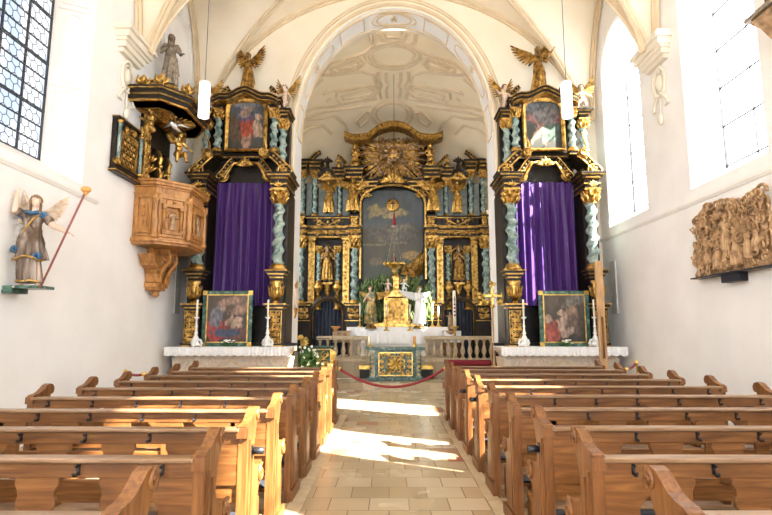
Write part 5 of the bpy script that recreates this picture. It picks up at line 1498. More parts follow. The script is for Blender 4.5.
# hanging sanctuary lamp
p = at(394.2, 266, 17.0); top = vhit(397, 55)
lz = p.z
t = thing('sanctuary_lamp', 'gilt sanctuary lamp hanging on three chains before the high altar', 'hanging lamp', (p.x, 17.0, lz))
mb = MB(); mb.lathe([(0, -.28), (.03, -.26), (.02, -.22), (.08, -.17), (.05, -.12), (.17, -.06), (.29, .02), (.31, .07), (.27, .10), (.16, .10), (0, .10)], (0, 0, 0), 18)
for k in range(12):
    a = 2*PI*k/12; mb.tube([V(.28*math.cos(a), .28*math.sin(a), .02), V(.35*math.cos(a), .35*math.sin(a), .08), V(.31*math.cos(a), .31*math.sin(a), .14)], [.02, .025, .008], 5)
mb.build('bowl', M['brass'], t)
pk = at(394.2, 226, 17.0).z-lz
mb = MB()
for k in range(3):
    a = .5+2*PI*k/3; mb.tube([V(.27*math.cos(a), .27*math.sin(a), .1), V(0, 0, pk)], .011, 5)
    for j in range(14): mb.ell(V(.27*math.cos(a), .27*math.sin(a), .1).lerp(V(0, 0, pk), j/14), .019, 0, 6, 4)
mb.build('chain', M['silver'], t)
MB().lathe([(0, .1), (.05, .1), (.06, .22), (.045, .3), (0, .3)], (0, 0, 0), 10).build('glass_cup', M['red_rope'], t)
mb = MB(); mb.lathe([(0, pk-.06), (.09, pk-.04), (.07, pk+.02), (0, pk+.04)], (0, 0, 0), 12); mb.build('crown_ring', M['silver'], t)
mb = MB(); mb.lathe([(0, pk+.03), (.07, pk+.05), (.055, pk+.2), (.02, pk+.42), (.0, pk+.46)], (0, 0, 0), 10); plab(mb.build('tassel', M['red_rope'], t), 'dark red tassel')
mb = MB(); mb.tube([V(0, 0, pk+.4), V(0, 0, top.z-lz+1.0)], .008, 4)
ct = chz(p.x, 17.0)-lz; mb = MB().tube([V(0, 0, pk+.4), V(0, 0, ct)], .008, 4); mb.build('wire', M['iron'], t)
# ------------------------------------------------------------------ things standing in the sanctuary
# front altar
Yf = 15.7
t = thing('front_altar', 'green marble free-standing altar with gilt pierced front panel', 'altar table', (.19, Yf, .15))
MB().box(-.88, .88, 0, .9, .88, .97).build('table_slab', M['green_marble'], t, bevel=.012)
mb = MB(); mb.box(-.82, .82, .04, .86, 0, .10); mb.box(-.76, .76, .08, .82, .10, .88); mb.build('block', M['green_marble'], t, bevel=.01)
mb = MB()
for q in (-1, 1):
    mb.prism([(q*.60, .1), (q*.76, .1), (q*.70, .22), (q*.68, .5), (q*.74, .78), (q*.78, .88), (q*.60, .88)], .02, .10)
mb.build('corner_pilaster', M['teal'], t) if False else None
for q in (-1, 1):
    mb = MB(); mb.prism([(q*.60, .1), (q*.76, .1), (q*.70, .22), (q*.68, .5), (q*.74, .78), (q*.78, .88), (q*.60, .88)], .02, .10); mb.build('corner_pilaster', M['teal'], t)
mb = MB()
for q in (-1, 1):
    for z in (.18, .3, .42, .54, .66, .78): acanthus(mb, (q*.68, .01, z-.04), .09, 0, 0, 3)
mb.build('gilt_trim', M['brass'], t)
mb = MB(); P0 = lambda p, q: V(p, .05, .48+q)
for a in ((-.50, -.47, -.34, .34), (.47, .50, -.34, .34), (-.5, .5, -.34, -.31), (-.5, .5, .31, .34)): mb.box(a[0], a[1], .02, .08, .48+a[2], .48+a[3])
for k in range(8):
    a = 2*PI*k/8
    mb.tube([P0(0, 0), P0(.16*math.cos(a+.2), .14*math.sin(a+.2)), P0(.30*math.cos(a), .26*math.sin(a))], [.035, .05, .02], 5)
    mb.tube([P0(.22*math.cos(a+.39)+.06*math.cos(t_), .19*math.sin(a+.39)+.06*math.sin(t_)) for t_ in [2*PI*i/10 for i in range(10)]], .022, 5, closed=True)
for sx in (-1, 1):
    for sz in (-1, 1):
        for rr, ox, oz in ((.08, .36, .22), (.06, .40, .06), (.055, .2, .25)):
            spiral(mb, lambda p, q: P0(sx*ox+sx*p, sz*oz+q), rr, 1.4, .026, 0, sz, 14)
mb.lathe([(0, 0), (.05, 0), (0, .03)], (0, .03, .48), 8)
mb.build('pierced_panel', M['brass'], t)
for u, lb in ((369.5, 'short gilt candle holder at the left front of the green altar'), (414.5, 'short gilt candle holder at the right front of the green altar')):
    p = at(u, 345, 15.85); c = thing('altar_light', lb, 'candle', (p.x, 15.85, 1.122), 0, 'lights on the front altar')
    MB().lathe([(0, 0), (.07, 0), (.06, .03), (.05, .05), (.05, .07), (0, .07)], (0, 0, 0), 12).build('holder', M['brass'], c)
    MB().lathe([(0, .07), (.045, .07), (.045, .30), (.03, .31), (0, .31)], (0, 0, 0), 12).build('candle', M['wax'] if u < 400 else M['orange'], c)
# low platform behind it with gilt edge
t = thing('altar_platform', 'low black platform with gilt top edge behind the green altar', 'platform', (.22, 16.55, .15))
mb = MB(); mb.box(-1.12, 1.12, 0, .6, 0, .26, 0); mb.build('body', M['black'], t)
MB().box(-1.15, 1.15, -.03, .6, .26, .40).build('gilt_top', M['brass'], t, bevel=.02)
# balustrades
def balustrade(x0, x1, lab):
    t = thing('balustrade', lab, 'balustrade', ((x0+x1)/2, 17.5, .6), 0, 'sanctuary balustrades'); w = (x1-x0)/2
    MB().box(-w, w, -.14, .14, 0, .10).build('base_rail', M['stone'], t, bevel=.01)
    MB().box(-w, w, -.15, .15, .70, .82).build('top_rail', M['stone'], t, bevel=.015)
    bl = MB(); bl.box(-.06, .06, -.06, .06, .10, .14); bl.box(-.06, .06, -.06, .06, .66, .70)
    bl.lathe([(.04, .14), (.05, .17), (.035, .20), (.075, .30), (.08, .36), (.05, .47), (.032, .55), (.04, .60), (.055, .63), (.04, .66)], (0, 0, 0), 12)
    me = bl.mesh('baluster', M['stone']); n = max(2, round(2*w/.235))
    for i in range(n):
        o = bpy.data.objects.new('baluster', me); COL.objects.link(o); o.parent = t; o.location = (-w+.10+(2*w-.2)*i/(n-1), 0, 0)
balustrade(-2.35, -.62, 'pale stone balustrade left of the green altar'); balustrade(1.14, 3.42, 'pale stone balustrade right of the green altar')
# ambo with gilt grille, left
t = thing('ambo', 'green and gilt reading desk at the left side of the chancel', 'lectern', (-2.02, 15.6, .15))
mb = MB(); mb.box(-.38, .38, 0, .4, 0, .12); mb.box(-.30, .30, .06, .36, .12, .95); mb.prism([(-.42, .95), (.42, .95), (.42, 1.0), (-.42, 1.0)], -.04, .42); mb.build('body', M['green_marble'], t, bevel=.01)
mb = MB(); 
for a in ((-.34, -.31, .5, 1.12), (.31, .34, .5, 1.12), (-.34, .34, .5, .53), (-.34, .34, 1.09, 1.12)): mb.box(a[0], a[1], -.02, .05, a[2]-.2, a[3]-.2)
scrolls(mb, .60, .5, lambda p, q: V(p, .0, .62+q), 3, .022, 0); 
for k in range(8): a = 2*PI*k/8; mb.tube([V(0, -.01, .62), V(.2*math.cos(a), -.02, .62+.18*math.sin(a))], [.03, .014], 5)
for q in (-1, 1): mb.prism([(q*.34, .2), (q*.44, .26), (q*.40, .5), (q*.50, .8), (q*.34, .92)], 0, .08)
mb.build('gilt_grille', M['brass'], t)
mb = MB(); mb.tube([V(-.26, .1, 1.0), V(-.26, .1, 1.22), V(.26, .1, 1.22), V(.26, .1, 1.0)], .012, 5); mb.build('book_rest', M['iron'], t)
mb = MB(); mb.tube([V(.36, .1, 1.0), V(.37, .1, 1.25), V(.33, .04, 1.38), V(.30, .0, 1.40)], .008, 5); mb.ell((.29, -.01, 1.40), (.02, .03, .02)); mb.build('microphone', M['iron'], t)
# gilt angel head bracket beside the ambo
mb = MB(); cherub_head(mb, (0, 0, .2), .16); acanthus(mb, (0, 0, .05), .25, 0, PI/2, 5); mb.tube([V(0, .1, .3), V(0, .12, 0), V(0, .12, -1.02)], [.04, .03, .03], 6); mb.lathe([(0, -1.02), (.14, -1.02), (.05, -.95), (0, -.95)], (0, .12, 0), 10)
tag(mb.build('gilt_stand', M['brass'], loc=(-2.62, 15.9, 1.17)), 'gilt ornamental stand with carved head beside the reading desk', 'stand')
# big flower arrangement
p = at(306, 372, 13.75)
t = thing('flower_arrangement', 'large bouquet of white flowers on the floor below the reading desk', 'flowers', (p.x, 13.9, 0))
R = random.Random(2); mb = MB(); m2 = MB(); m3 = MB()
m3.lathe([(0, 0), (.14, 0), (.17, .3), (.12, .42), (.16, .46), (0, .46)], (0, 0, 0), 14)
for i in range(300):
    a = R.uniform(0, 2*PI); b = R.uniform(-.5, 1.3); r = R.uniform(.2, .48)
    e = V(r*math.cos(a)*math.cos(b), r*math.sin(a)*math.cos(b)*.8, .78+r*math.sin(b)*.95); s_ = V(0, 0, .46).lerp(e, .7)
    mb.tube([s_, s_.lerp(e, .5)+V(0, 0, .02), e], [.014, .042, .005], 4, flat=((0, 0, 1), .35))
for i in range(34):
    a = R.uniform(0, 2*PI); b = R.uniform(-.35, 1.3); r = R.uniform(.32, .46)
    c0 = V(r*math.cos(a)*math.cos(b), r*math.sin(a)*math.cos(b)*.8, .78+r*math.sin(b)*.95)
    for k in range(6): m2.ell(c0+V(.019*math.cos(k*1.05), .012*math.sin(k*2), .019*math.sin(k*1.05)), (.019, .016, .019), 0, 6, 4)
m3.build('vase', M['stone'], t); mb.build('leaves', M['leaf'], t); m2.build('blossoms', M['petal'], t)
# paschal candle, processional cross, small figures, credence, cushion
t = thing('paschal_candle', 'tall decorated paschal candle in a floor stand, right of the high altar', 'candle', (at(457.5, 330, 17.0).x, 17.0+.7, .6))
MB().lathe([(0, 0), (.2, 0), (.18, .05), (.06, .12), (.04, .5), (.07, .55), (.04, .62), (.04, 1.0), (.12, 1.1), (.13, 1.14), (0, 1.14)], (0, 0, 0), 14).build('floor_stand', M['brass'], t)
zc = at(457.5, 292, 17.7).z-.6; zt = at(457.5, 263, 17.7).z-.6
c = MB().lathe([(0, 1.1), (.055, 1.1), (.055, 2.30), (.02, 2.33), (0, 2.33)], (0, 0, 0), 12).build('candle', M['wax'], t)
mb = MB()
for z in (1.5, 1.62, 1.74, 1.86): mb.box(-.03, .03, -.062, -.05, z-.03, z+.03)
mb.box(-.01, .01, -.066, -.055, 1.92, 2.12); mb.box(-.035, .035, -.066, -.055, 2.02, 2.04)
mb.build('wax_relief', M['red_cloth'], c)
t = thing('processional_cross', 'tall pole with ornate gilt cross standing in front of the right chancel pier', 'cross', (at(493.5, 340, 12.7).x, 12.7, 0))
zt = at(493.5, 290, 12.7).z
MB().tube([V(0, 0, .05), V(0, 0, zt-.4)], .022, 8).build('pole', M['pale_wood'], t)
mb = MB(); mb.box(-.022, .022, -.02, .02, zt-.42, zt+.12); mb.box(-.24, .24, -.02, .02, zt-.16, zt-.11)
for c0 in ((-.27, zt-.135), (.27, zt-.135), (0, zt+.14)):
    for a in (0, 2.1, 4.2): mb.ell((c0[0]+.05*math.cos(a), 0, c0[1]+.05*math.sin(a)), .045, 0, 8, 6)
for k in range(10): a = 2*PI*k/10; mb.tube([V(0, 0, zt-.135), V(.17*math.cos(a), 0, zt-.135+.17*math.sin(a))], [.014, .006], 4)
mb.lathe([(0, zt-.44), (.05, zt-.42), (.06, zt-.38), (.03, zt-.34), (0, zt-.34)], (0, 0, 0), 10)
for q in (-1, 1): acanthus(mb, (q*.16, -.01, zt-.36), .2, 0, q*.5, 5)
mb.build('cross_head', M['brass'], t)
MB().lathe([(0, 0), (.18, 0), (.16, .05), (.04, .10), (0, .10)], (0, 0, 0), 14).build('foot', M['iron'], t)
statue('small_statue', 'small dark crucifix figure on a wooden pedestal before the right doorway', 'statue', (at(450, 320, 18.2).x, 18.2, 1.62), .62, 'angel', (M['carved'], M['carved'], M['hair'], M['gold']), seed=7)
t = thing('pedestal', 'brown wooden pedestal under the small statue, right of the high altar', 'pedestal', (at(450, 330, 18.2).x, 18.2, .6))
MB().lathe([(0, 0), (.22, 0), (.22, .08), (.15, .14), (.14, .8), (.2, .9), (.24, .96), (.24, 1.0), (0, 1.0)], (0, 0, 0), 12).build('shaft', M['carved'], t)
for x, lab in ((-1.75, 'brown draped credence table beside the left door of the high altar'), (1.98, 'white draped credence table right of the high altar')):
    t = thing('credence_table', lab, 'table', (x+AX, 18.3, .6), 0, 'credence tables')
    MB().box(-.28, .28, -.25, .25, .94, .98).build('tabletop', M['pew'], t)
    lg = MB().box(-.025, .025, -.025, .025, 0, .94).mesh('leg', M['pew'])
    for sx in (-1, 1):
        for sy in (-1, 1):
            o = bpy.data.objects.new('leg', lg); COL.objects.link(o); o.parent = t; o.location = (sx*.24, sy*.21, 0)
    mb = MB(); mb.box(-.30, .30, -.27, .27, .982, .99); mb.prism([(-.30, .60), (.30, .60), (.30, .99), (-.30, .99)], -.275, -.268)
    o = mb.build('table_cover', M['carved'] if x < 0 else M['linen'], loc=(x+AX, 18.3, .6)); tag(o, ['brown cloth over the left credence table', 'white cloth over the right credence table'][x > 0], 'cloth', 'cloths of the credence tables')
o = thing('credence_bowl', 'shallow ochre bowl standing in front of the left doorway drape', 'bowl', (AX-1.95, 18.1, 1.595))
MB().lathe([(0, 0), (.07, 0), (.06, .03), (.16, .12), (.17, .15), (.13, .13), (0, .06)], (0, 0, 0), 14).build('dish', M['orange'], o)
MB().lathe([(.0, .10), (.08, .115), (0, .15)], (0, 0, 0), 12).build('contents', M['carved'], o)
t = thing('kneeling_bench', 'red cushioned kneeling bench before the right balustrade', 'bench', (2.55, 17.0, .15))
MB().box(-.7, .7, 0, .3, .34, .52).build('cushion', M['red_cloth'], t, bevel=.05)
mb = MB(); mb.box(-.66, .66, .02, .28, .28, .34)
for x in (-.6, .55): mb.box(x, x+.05, .02, .28, 0, .28)
mb.build('frame', M['pew'], t)
statue('small_angel_statue', 'small pale angel figure on the left chancel pier', 'statue', (-2.47, 13.78, at(295, 307, 13.7).z), .62, 'angel', (M['flesh'], M['flesh'], M['hair'], M['gold']), rotz=.6, seed=7, wings=WUP, wing_len=.35)
mb = MB(); z_ = at(295, 307, 13.7).z; mb.lathe([(0, -.3), (.05, -.28), (.10, -.1), (.14, -.02), (0, -.02)], (0, 0, 0), 12)
tag(mb.build('console_bracket', M['gold'], loc=(-2.47, 13.78, z_)), 'small gilt bracket on the left chancel pier', 'bracket')
# ropes
def rope(pts, lab, grp='red barrier ropes', r=.024):
    a, b = Vector(pts[0]), Vector(pts[-1]); sag = pts[1]
    P = [a.lerp(b, i/24)-V(0, 0, sag*4*(i/24)*(1-i/24)) for i in range(25)]
    o = a.copy()
    mb = MB(TR(-o.x, -o.y, -o.z)); mb.tube(P, r, 8)
    t = thing('barrier_rope', lab, 'rope', tuple(o), 0, grp); mb.build('velvet_cord', M['red_rope'], t)
    
    for e in (a, b): m2 = MB(TR(-o.x, -o.y, -o.z)); m2.ell(e, .035); m2.build('brass_hook', M['brass'], t)
rope([(-.90, 9.75, .92), .33, (1.03, 10.05, .90)], 'red velvet rope sagging across the aisle before the front altar')
a, b = at(130, 369, 7.9), at(146, 379, 7.75)
rope([(-3.52, 7.75, .98), .03, (-3.95, 8.1, .98)], 'short red rope beyond the scrolled pew ends by the left wall', r=.018)
rope([(3.9, 8.9, .97), .03, (4.25, 9.3, 1.05)], 'short red rope beyond the scrolled pew ends by the right wall', r=.018)
for x, y, z, lb in ((-3.97, 8.12, 1.0, 'thin brass rope post near the left wall'), (4.27, 9.32, 1.07, 'thin brass rope post near the right wall')):
    t = thing('rope_post', lb, 'post', (x, y, 0), 0, 'rope posts')
    MB().lathe([(0, 0), (.15, 0), (.14, .02), (.02, .05), (.016, z-.04), (.03, z), (0, z+.03)], (0, 0, 0), 12).build('pole', M['brass'], t)

# ------------------------------------------------------------------ pendant lamps
for u, lb in ((205, 'white cylindrical pendant lamp hanging in front of the left side altar'), (566, 'white cylindrical pendant lamp hanging in front of the right side altar')):
    a, b = at(u, 84, 8.5), at(u, 117.5, 8.5)
    t = thing('pendant_lamp', lb, 'pendant lamp', (a.x, 8.5, b.z), 0, 'cylindrical pendant lamps'); h = a.z-b.z
    m = M.get('lamp')
    if not m:
        m = M['lamp'] = mat('opal_lamp_glass', (.9, .9, .88), .3); bsdf(m).inputs['Emission Color'].default_value = (1, .97, .92, 1); bsdf(m).inputs['Emission Strength'].default_value = 1.2
    MB().lathe([(0, 0), (.085, 0), (.09, .01), (.09, h-.01), (.085, h), (0, h)], (0, 0, 0), 24).build('lamp_shade', m, t)
    MB().lathe([(0, h), (.092, h), (.092, h+.03), (.02, h+.05), (0, h+.05)], (0, 0, 0), 20).build('cap', M['white_paint'], t)
    MB().tube([V(0, 0, h+.04), V(0, 0, nave_z(a.x, 8.5)-b.z)], .006, 4).build('wire', M['lead'], t)
# ------------------------------------------------------------------ carved relief on the south wall
z0, z1, y0, y1 = 2.50, 3.62, 7.30, 9.02
t = thing('carved_relief', 'large unpainted carved wood relief of figures and tendrils on the right wall', 'relief', (XR-.02, (y0+y1)/2, z0))
M['relief'] = noisy('pale_carved_limewood', [(.3, (.17,.09,.038)), (.5, (.42,.255,.125)), (.7, (.56,.37,.20))], 9, .6, bs=.3, bd=.02)
W2 = (y1-y0)/2; HH = z1-z0; R = random.Random(21)
def topz(p): # irregular scrolled top line
    return HH*(.93+.05*math.sin(p*5.2+.6)+.05*abs(math.sin(p*3.1+.2)))
mb = MB()
def rf(u, v):
    y = (u*2-1)*W2*.97; z = .01+v*(topz(y)-.06)
    n1 = noise.noise(Vector((y*7, z*6, 3))); n2 = noise.noise(Vector((y*16, z*15, 7))); d = .05+.05*abs(n1)+.06*abs(n2)
    fold = .05*max(0, 1-abs(y)/.55)*max(0, 1-abs(z-.5)/.6)
    return V(-(d+fold), y, z)
mb.grid(rf, 120, 90); mb.box(-.05, 0, -W2*.97, W2*.97, 0, HH*.86)
mb.build('carved_ground', M['relief'], t, fix=False)
mb = MB()
for i in range(230):
    y = R.uniform(-W2, W2); z = R.uniform(.03, topz(y)-.02)
    if abs(y) < .45 and .15 < z < .85 and R.random() < .6: continue
    r = R.uniform(.035, .10); x = -.10-R.uniform(0, .06); sg = R.choice((-1, 1))
    spiral(mb, lambda p, q: V(x-.25*abs(p), y+p, z+q), r, R.uniform(.9, 1.6), r*.19+.004, R.uniform(0, 6), sg, 14)
for i in range(13):
    y = -W2+2*W2*(i+.5)/13; r = R.uniform(.07, .11)
    mb.tube([V(-.08, y+r*math.cos(a), topz(y)-.05+r*math.sin(a)) for a in [-.3+i_*.36 for i_ in range(11)]], r*.24, 6)
for sy in (-1, 1):
    for i in range(8):
        z = .08+i*HH*.108; mb.tube([V(-.07, sy*(W2-.02)+sy*.05*math.sin(a), z+.06*math.cos(a)) for a in [i_*.4 for i_ in range(9)]], .016, 5)
mb.build('tendrils', M['relief'], t)
for y, z, h, ps, rz in ((.0, .30, .62, 'saint', -1.4), (-.22, .05, .58, 'pray', -1.2), (.24, .04, .56, 'angel', -1.6), (-.48, .12, .5, 'saint', -1.7), (.50, .16, .48, 'pray', -1.5), (.02, .02, .42, 'crouch', -1.57), (-.66, .2, .42, 'angel_b', -1.5), (.70, .1, .42, 'saint', -1.5)):
    U = unit(ps, True, {'saint': 2, 'pray': 6, 'angel': 3, 'angel_b': 3, 'crouch': 1}[ps])
    mb = MB(TR(-.13, y, z) @ RZ(rz) @ SCL(h)); mb.merge(U['body']); mb.merge(U['robe']); mb.merge(U['hair'])
    mb.build('carved_figure', M['relief'], t, fix=False)
s_ = thing('relief_shelf', 'thin black metal shelf carrying the carved relief on the right wall', 'shelf', (XR, (y0+y1)/2, z0-.03))
MB().box(-.20, 0, -W2-.12, W2+.12, 0, .022).build('shelf_board', M['iron'], s_)
MB().box(-.16, -.0, -.20, .20, -.13, 0).build('bracket', M['iron'], s_)
# ------------------------------------------------------------------ console figure above, near right edge
t = thing('wall_console', 'painted console bracket on the right wall between the two windows', 'bracket', (5.17, 6.38, 5.55))
mb = MB(); mb.prism([(.28, -.30), (.28, .12), (-.36, .12), (-.36, .06), (-.24, .02), (-.12, -.12), (.10, -.26)], -.22, .22)
mb.build('carved_corbel', M['carved'], t, bevel=.02); MB().box(-.40, .28, -.27, .27, .12, .17).build('console_top', M['silver'], t)
statue('saint_statue', 'blue and gilt robed saint on the console at the right edge', 'statue', (5.12, 6.38, 5.72), 1.3, 'saint', (M['flesh'], M['robe'], M['hair'], M['gold']), rotz=-1.0, seed=2)
# ------------------------------------------------------------------ trumpet angel on the north wall
ax, ay, az = -4.86, 7.08, 2.19
t = thing('wall_bracket', 'dark green wooden bracket under the angel with the red staff', 'bracket', (ax, ay, az))
mb = MB(); mb.box(XL-ax, .26, -.15, .18, -.04, -.0); mb.box(XL-ax, -.10, -.15, .18, -.10, -.04); mb.build('shelf_board', M['green_marble'], t, bevel=.008)
hA = 1.31; P = POSES['trumpet']; U = unit('trumpet', True, 11, .0065, hem=.30, flare=.125, folds=10, short=True, sleeves=(.6, .55))
t = thing('angel_statue', 'painted winged angel in silver brown tunic holding a red staff, left wall', 'statue', (ax, ay, az+.0))
TT = RZ(.25) @ SCL(hA) @ TR(0, 0, -.028)
MB(TT).merge(U['body']).build('body', M['flesh'], t, fix=False)
rb = MB(TT).merge(U['robe']).build('tunic', M['robe'], t, fix=False)
under = remesh(make_robe(P, 4, hem=.055, flare=.10, folds=9, short=True, sleeves=(0, 0)), .0075)
for i, v in enumerate(under.v): under.v[i] = V(v.x, v.y, min(v.z, .40)) if v.z > .40 else v
MB(TT).merge(under).build('underskirt', M['robe'], rb, fix=False)
hm = MB(TT); hm.tube([V(.01+.138*math.cos(a)*(1+.07*math.sin(10*a)), -.035+.105*math.sin(a)*(1+.07*math.sin(10*a)), .305+.02*math.sin(3*a)) for a in [2*PI*i/60 for i in range(60)]], .011, 6, closed=True)
plab(hm.build('gilt_hem', M['gold'], rb), 'gilded tunic hem'); hm = MB(TT)
hm.tube([V(.015+.112*math.cos(a)*(1+.07*math.sin(9*a)), -.02+.088*math.sin(a)*(1+.07*math.sin(9*a)), .075+.006*math.sin(4*a)) for a in [2*PI*i/60 for i in range(60)]], .011, 6, closed=True)
plab(hm.build('gilt_hem', M['gold'], rb), 'gilded underskirt hem'); hm = MB(TT)
hm.tube([V(.09, -.03, .78), V(.03, -.085, .72), V(-.03, -.09, .62), V(-.08, -.06, .5)], [.008, .010, .010, .008], 5)
plab(hm.build('gilt_sash', M['gold'], rb), 'gilded sash')
bl = MB(TT)
for c in ((-.115, -.03, .775), (.10, -.03, .77)):
    for k in range(7): a = 2*PI*k/7; bl.ell((c[0]+.022*math.cos(a), c[1]-.006, c[2]+.02*math.sin(a)), .021, 0, 8, 6)
for c in ((-.12, -.08, .40), (.10, -.12, .33)):
    for k in range(8): a = 2*PI*k/8; bl.ell((c[0]+.024*math.cos(a), c[1]-.01*math.cos(2*a)+.02, c[2]+.024*math.sin(a)), .021, 0, 8, 6)
bl.tube([V(-.06, -.05, .80), V(0, -.08, .775), V(.06, -.05, .80)], .02, 7)
plab(bl.build('blue_collar', M['blue'], rb), 'blue bows and collar')
MB(TT).merge(U['hair']).build('hair', M['hair'], t, fix=False)
wm = noisy('painted_feathers', [(.3, (.42,.26,.15)), (.55, (.62,.52,.42)), (.7, (.75,.69,.60))], 12, .5)
for s, out, dn in ((-1, (-.42, .28, 1), (-1, .2, -.5)), (1, (.55, .55, .9), (.9, .2, -.5))):
    w_ = make_wing(s, (s*.035, .055, .76), out, dn, .46 if s < 0 else .30, 10, .045 if s < 0 else .032); w_.T = Matrix.Identity(4)
    MB(TT).merge(w_).build('wing', wm, t)
hnd = TT @ V(*P['ra'][1]); hnd2 = hnd+V(.045, -.03, 0)
a, b = V(.16, -.16, .02), V(0, 0, 0)
top_ = at(86, 191, 6.93)-V(ax, ay, az); bot = at(40, 288, 6.93)-V(ax, ay, az)
ro = thing('staff', 'long dull red staff with an orange ball tip held by the wall angel', 'staff', (ax+bot.x, ay+bot.y, az+bot.z))
d_ = top_-bot
MB().tube([V(0, 0, 0), d_], .014, 8).build('shaft', M['rod'], ro)
mb = MB(); mb.ell(d_+V(0, 0, .02), (.065, .065, .045), 0, 12, 8); mb.ell(d_-V(.0, 0, .03), (.03, .03, .03)); mb.build('tip', M['orange'], ro)
# ------------------------------------------------------------------ pulpit on the north wall
PX, PY = XL, 11.22
t = thing('pulpit', 'carved brown wooden pulpit on the left wall under a black and gilt canopy', 'pulpit', (PX, PY, -.10))
BODY = [(0, -.90), (.44, -.90), (.92, -.42), (.92, .42), (.44, .90), (0, .90)]
def off(poly, d):
    n = len(poly); out = []
    for i, (x, y) in enumerate(poly):
        if i in (0, n-1): out.append((x, y+(-d if i == 0 else d))); continue
        a, b = poly[i-1], poly[(i+1) % n]
        e1 = Vector((x-a[0], y-a[1])).normalized(); e2 = Vector((b[0]-x, b[1]-y)).normalized()
        nn = Vector((e1.y+e2.y, -(e1.x+e2.x))); nn = nn.normalized(); c = nn.dot(Vector((e1.y, -e1.x)))
        out.append((x+nn.x*d/c, y+nn.y*d/c))
    return out
zb, zt = 3.40, 4.70
mb = MB()
z = zb
for h, o_ in ((.05, .02), (.06, .07), (.03, .04)): mb.prism(off(BODY, o_), z, z+h, axis='z'); z += h
mb.prism(BODY, z-.01, zt-.13, axis='z')
z = zt-.30
mb.prism(off(BODY, .03), z, z+.04, axis='z'); z = zt-.14
for h, o_ in ((.04, .03), (.06, .08), (.05, .11)): mb.prism(off(BODY, o_), z, z+h, axis='z'); z += h
mb.build('basket', M['pulpit_wood'], t, bevel=.004)
faces = [(BODY[0], BODY[1]), (BODY[1], BODY[2]), (BODY[2], BODY[3]), (BODY[3], BODY[4])]
for fi, (a, b) in enumerate(faces):
    a = Vector((*a, 0)); b = Vector((*b, 0)); d = (b-a); Lf = d.length; d.normalize(); nrm = Vector((d.y, -d.x, 0)); mid = (a+b)/2
    F = lambda p, q, k=0, mid=mid, d=d, nrm=nrm: mid+d*p+nrm*k+V(0, 0, q)
    mb = MB(); w = Lf/2-.06
    # sunk panel with frame, aedicule and frieze
    def fbox(p0, p1, z0, z1, k): 
        vs = [F(p, z_, kk) for z_ in (z0, z1) for kk in (0, k) for p in (p0, p1)]
        mb.add(vs, [(0,2,3,1),(4,5,7,6),(0,1,5,4),(2,6,7,3),(0,4,6,2),(1,3,7,5)])
    for (p0, p1, z0, z1, k) in ((-w, -w+.05, 3.58, 4.38, .03), (w-.05, w, 3.58, 4.38, .03), (-w, w, 3.56, 3.61, .03), (-w, w, 4.34, 4.40, .04), (-w*.6, w*.6, 4.44, 4.53, .02), (-w*.72, w*.72, 3.62, 3.70, .05)): fbox(p0, p1, z0, z1, k)
    if fi in (1, 2):
        for q in (-1, 1):
            mb.tube([F(q*w*.62, 3.70, .045), F(q*w*.62, 4.14, .045)], .028, 8); fbox(q*w*.62-.04, q*w*.62+.04, 4.13, 4.18, .08); fbox(q*w*.62-.04, q*w*.62+.04, 3.66, 3.71, .08)
        fbox(-w*.78, w*.78, 4.17, 4.23, .09); fbox(-w*.5, w*.5, 4.23, 4.31, .05)
        mb.tube([F(w*.42*math.cos(x_), 3.95+.16*math.sin(x_), .03) for x_ in [PI*i/10 for i in range(11)]], .02, 6)
        cherub_head(mb, tuple(F(0, 4.27, .06)), .05)
    elif fi == 0:
        fbox(-w*.4, w*.4, 3.75, 4.25, .02)
        for z_ in (3.85, 4.0, 4.15): mb.ell(F(0, z_, .03), (.03, .03, .05))
    else: fbox(-w*.5, w*.5, 3.75, 4.25, .03)
    mb.build('carved_panel', M['pulpit_wood'], t)
    if fi in (1, 2):
        U = unit('saint', True, 2); mb = MB(TR(*F(0, 3.69, .04)) @ RZ(math.atan2(nrm.y, nrm.x)+PI/2) @ SCL(.44)); mb.merge(U['body']); mb.merge(U['robe']); mb.build('relief_figure', M['carved'], t, fix=False)
for (x, y) in BODY[1:5]:
    mb = MB(); c = V(x, y, 0)*1.0
    mb.lathe([(0, 3.52), (.075, 3.52), (.08, 3.58), (.055, 3.62), (.05, 3.66), (.062, 3.85), (.055, 4.05), (.045, 4.25), (.06, 4.28), (.075, 4.36), (.08, 4.42), (0, 4.42)], (x*1.03, y*1.03, 0), 12)
    for k in range(6): a = 2*PI*k/6; mb.ell((x*1.03+.06*math.cos(a), y*1.03+.06*math.sin(a), 4.33), (.022, .022, .04), 0, 6, 4)
    mb.build('corner_column', M['pulpit_wood'], t)
# console beneath
mb = MB()
mb.prism([(0, -.20), (.5, -.20), (.5, .20), (0, .20)], 3.30, 3.40, axis='z')
mb.prism([(0, 3.32), (.46, 3.32), (.42, 3.2), (.30, 3.05), (.22, 2.85), (.20, 2.66), (0, 2.62)], -.15, .15, axis='y')
for y in (-.17, .17):
    spiral(mb, lambda p, q: V(.40+p, y, 3.22+q), .11, 1.5, .03, PI/2, -1, 20)
    mb.tube([V(.50, y, 3.16), V(.38, y, 3.02), V(.28, y, 2.86), V(.24, y, 2.66)], .035, 6)
for s in (-1, 1):
    spiral(mb, lambda p, q: V(.2, s*.48+p, 3.22+q), .15, 1.5, .045, PI/2, s, 22)
    mb.sweep([V(.18, s*.62, 3.22), V(.18, s*.52, 3.06), V(.18, s*.34, 2.98), V(.18, s*.24, 2.84), V(.18, s*.20, 2.68)], [(-.16, -.04), (.16, -.04), (.16, .04), (-.16, .04)], lambda i: V(0, s*.7, .7))
mb.box(0, .30, -.25, .25, 2.60, 2.68); mb.box(0, .26, -.20, .20, 2.54, 2.60)
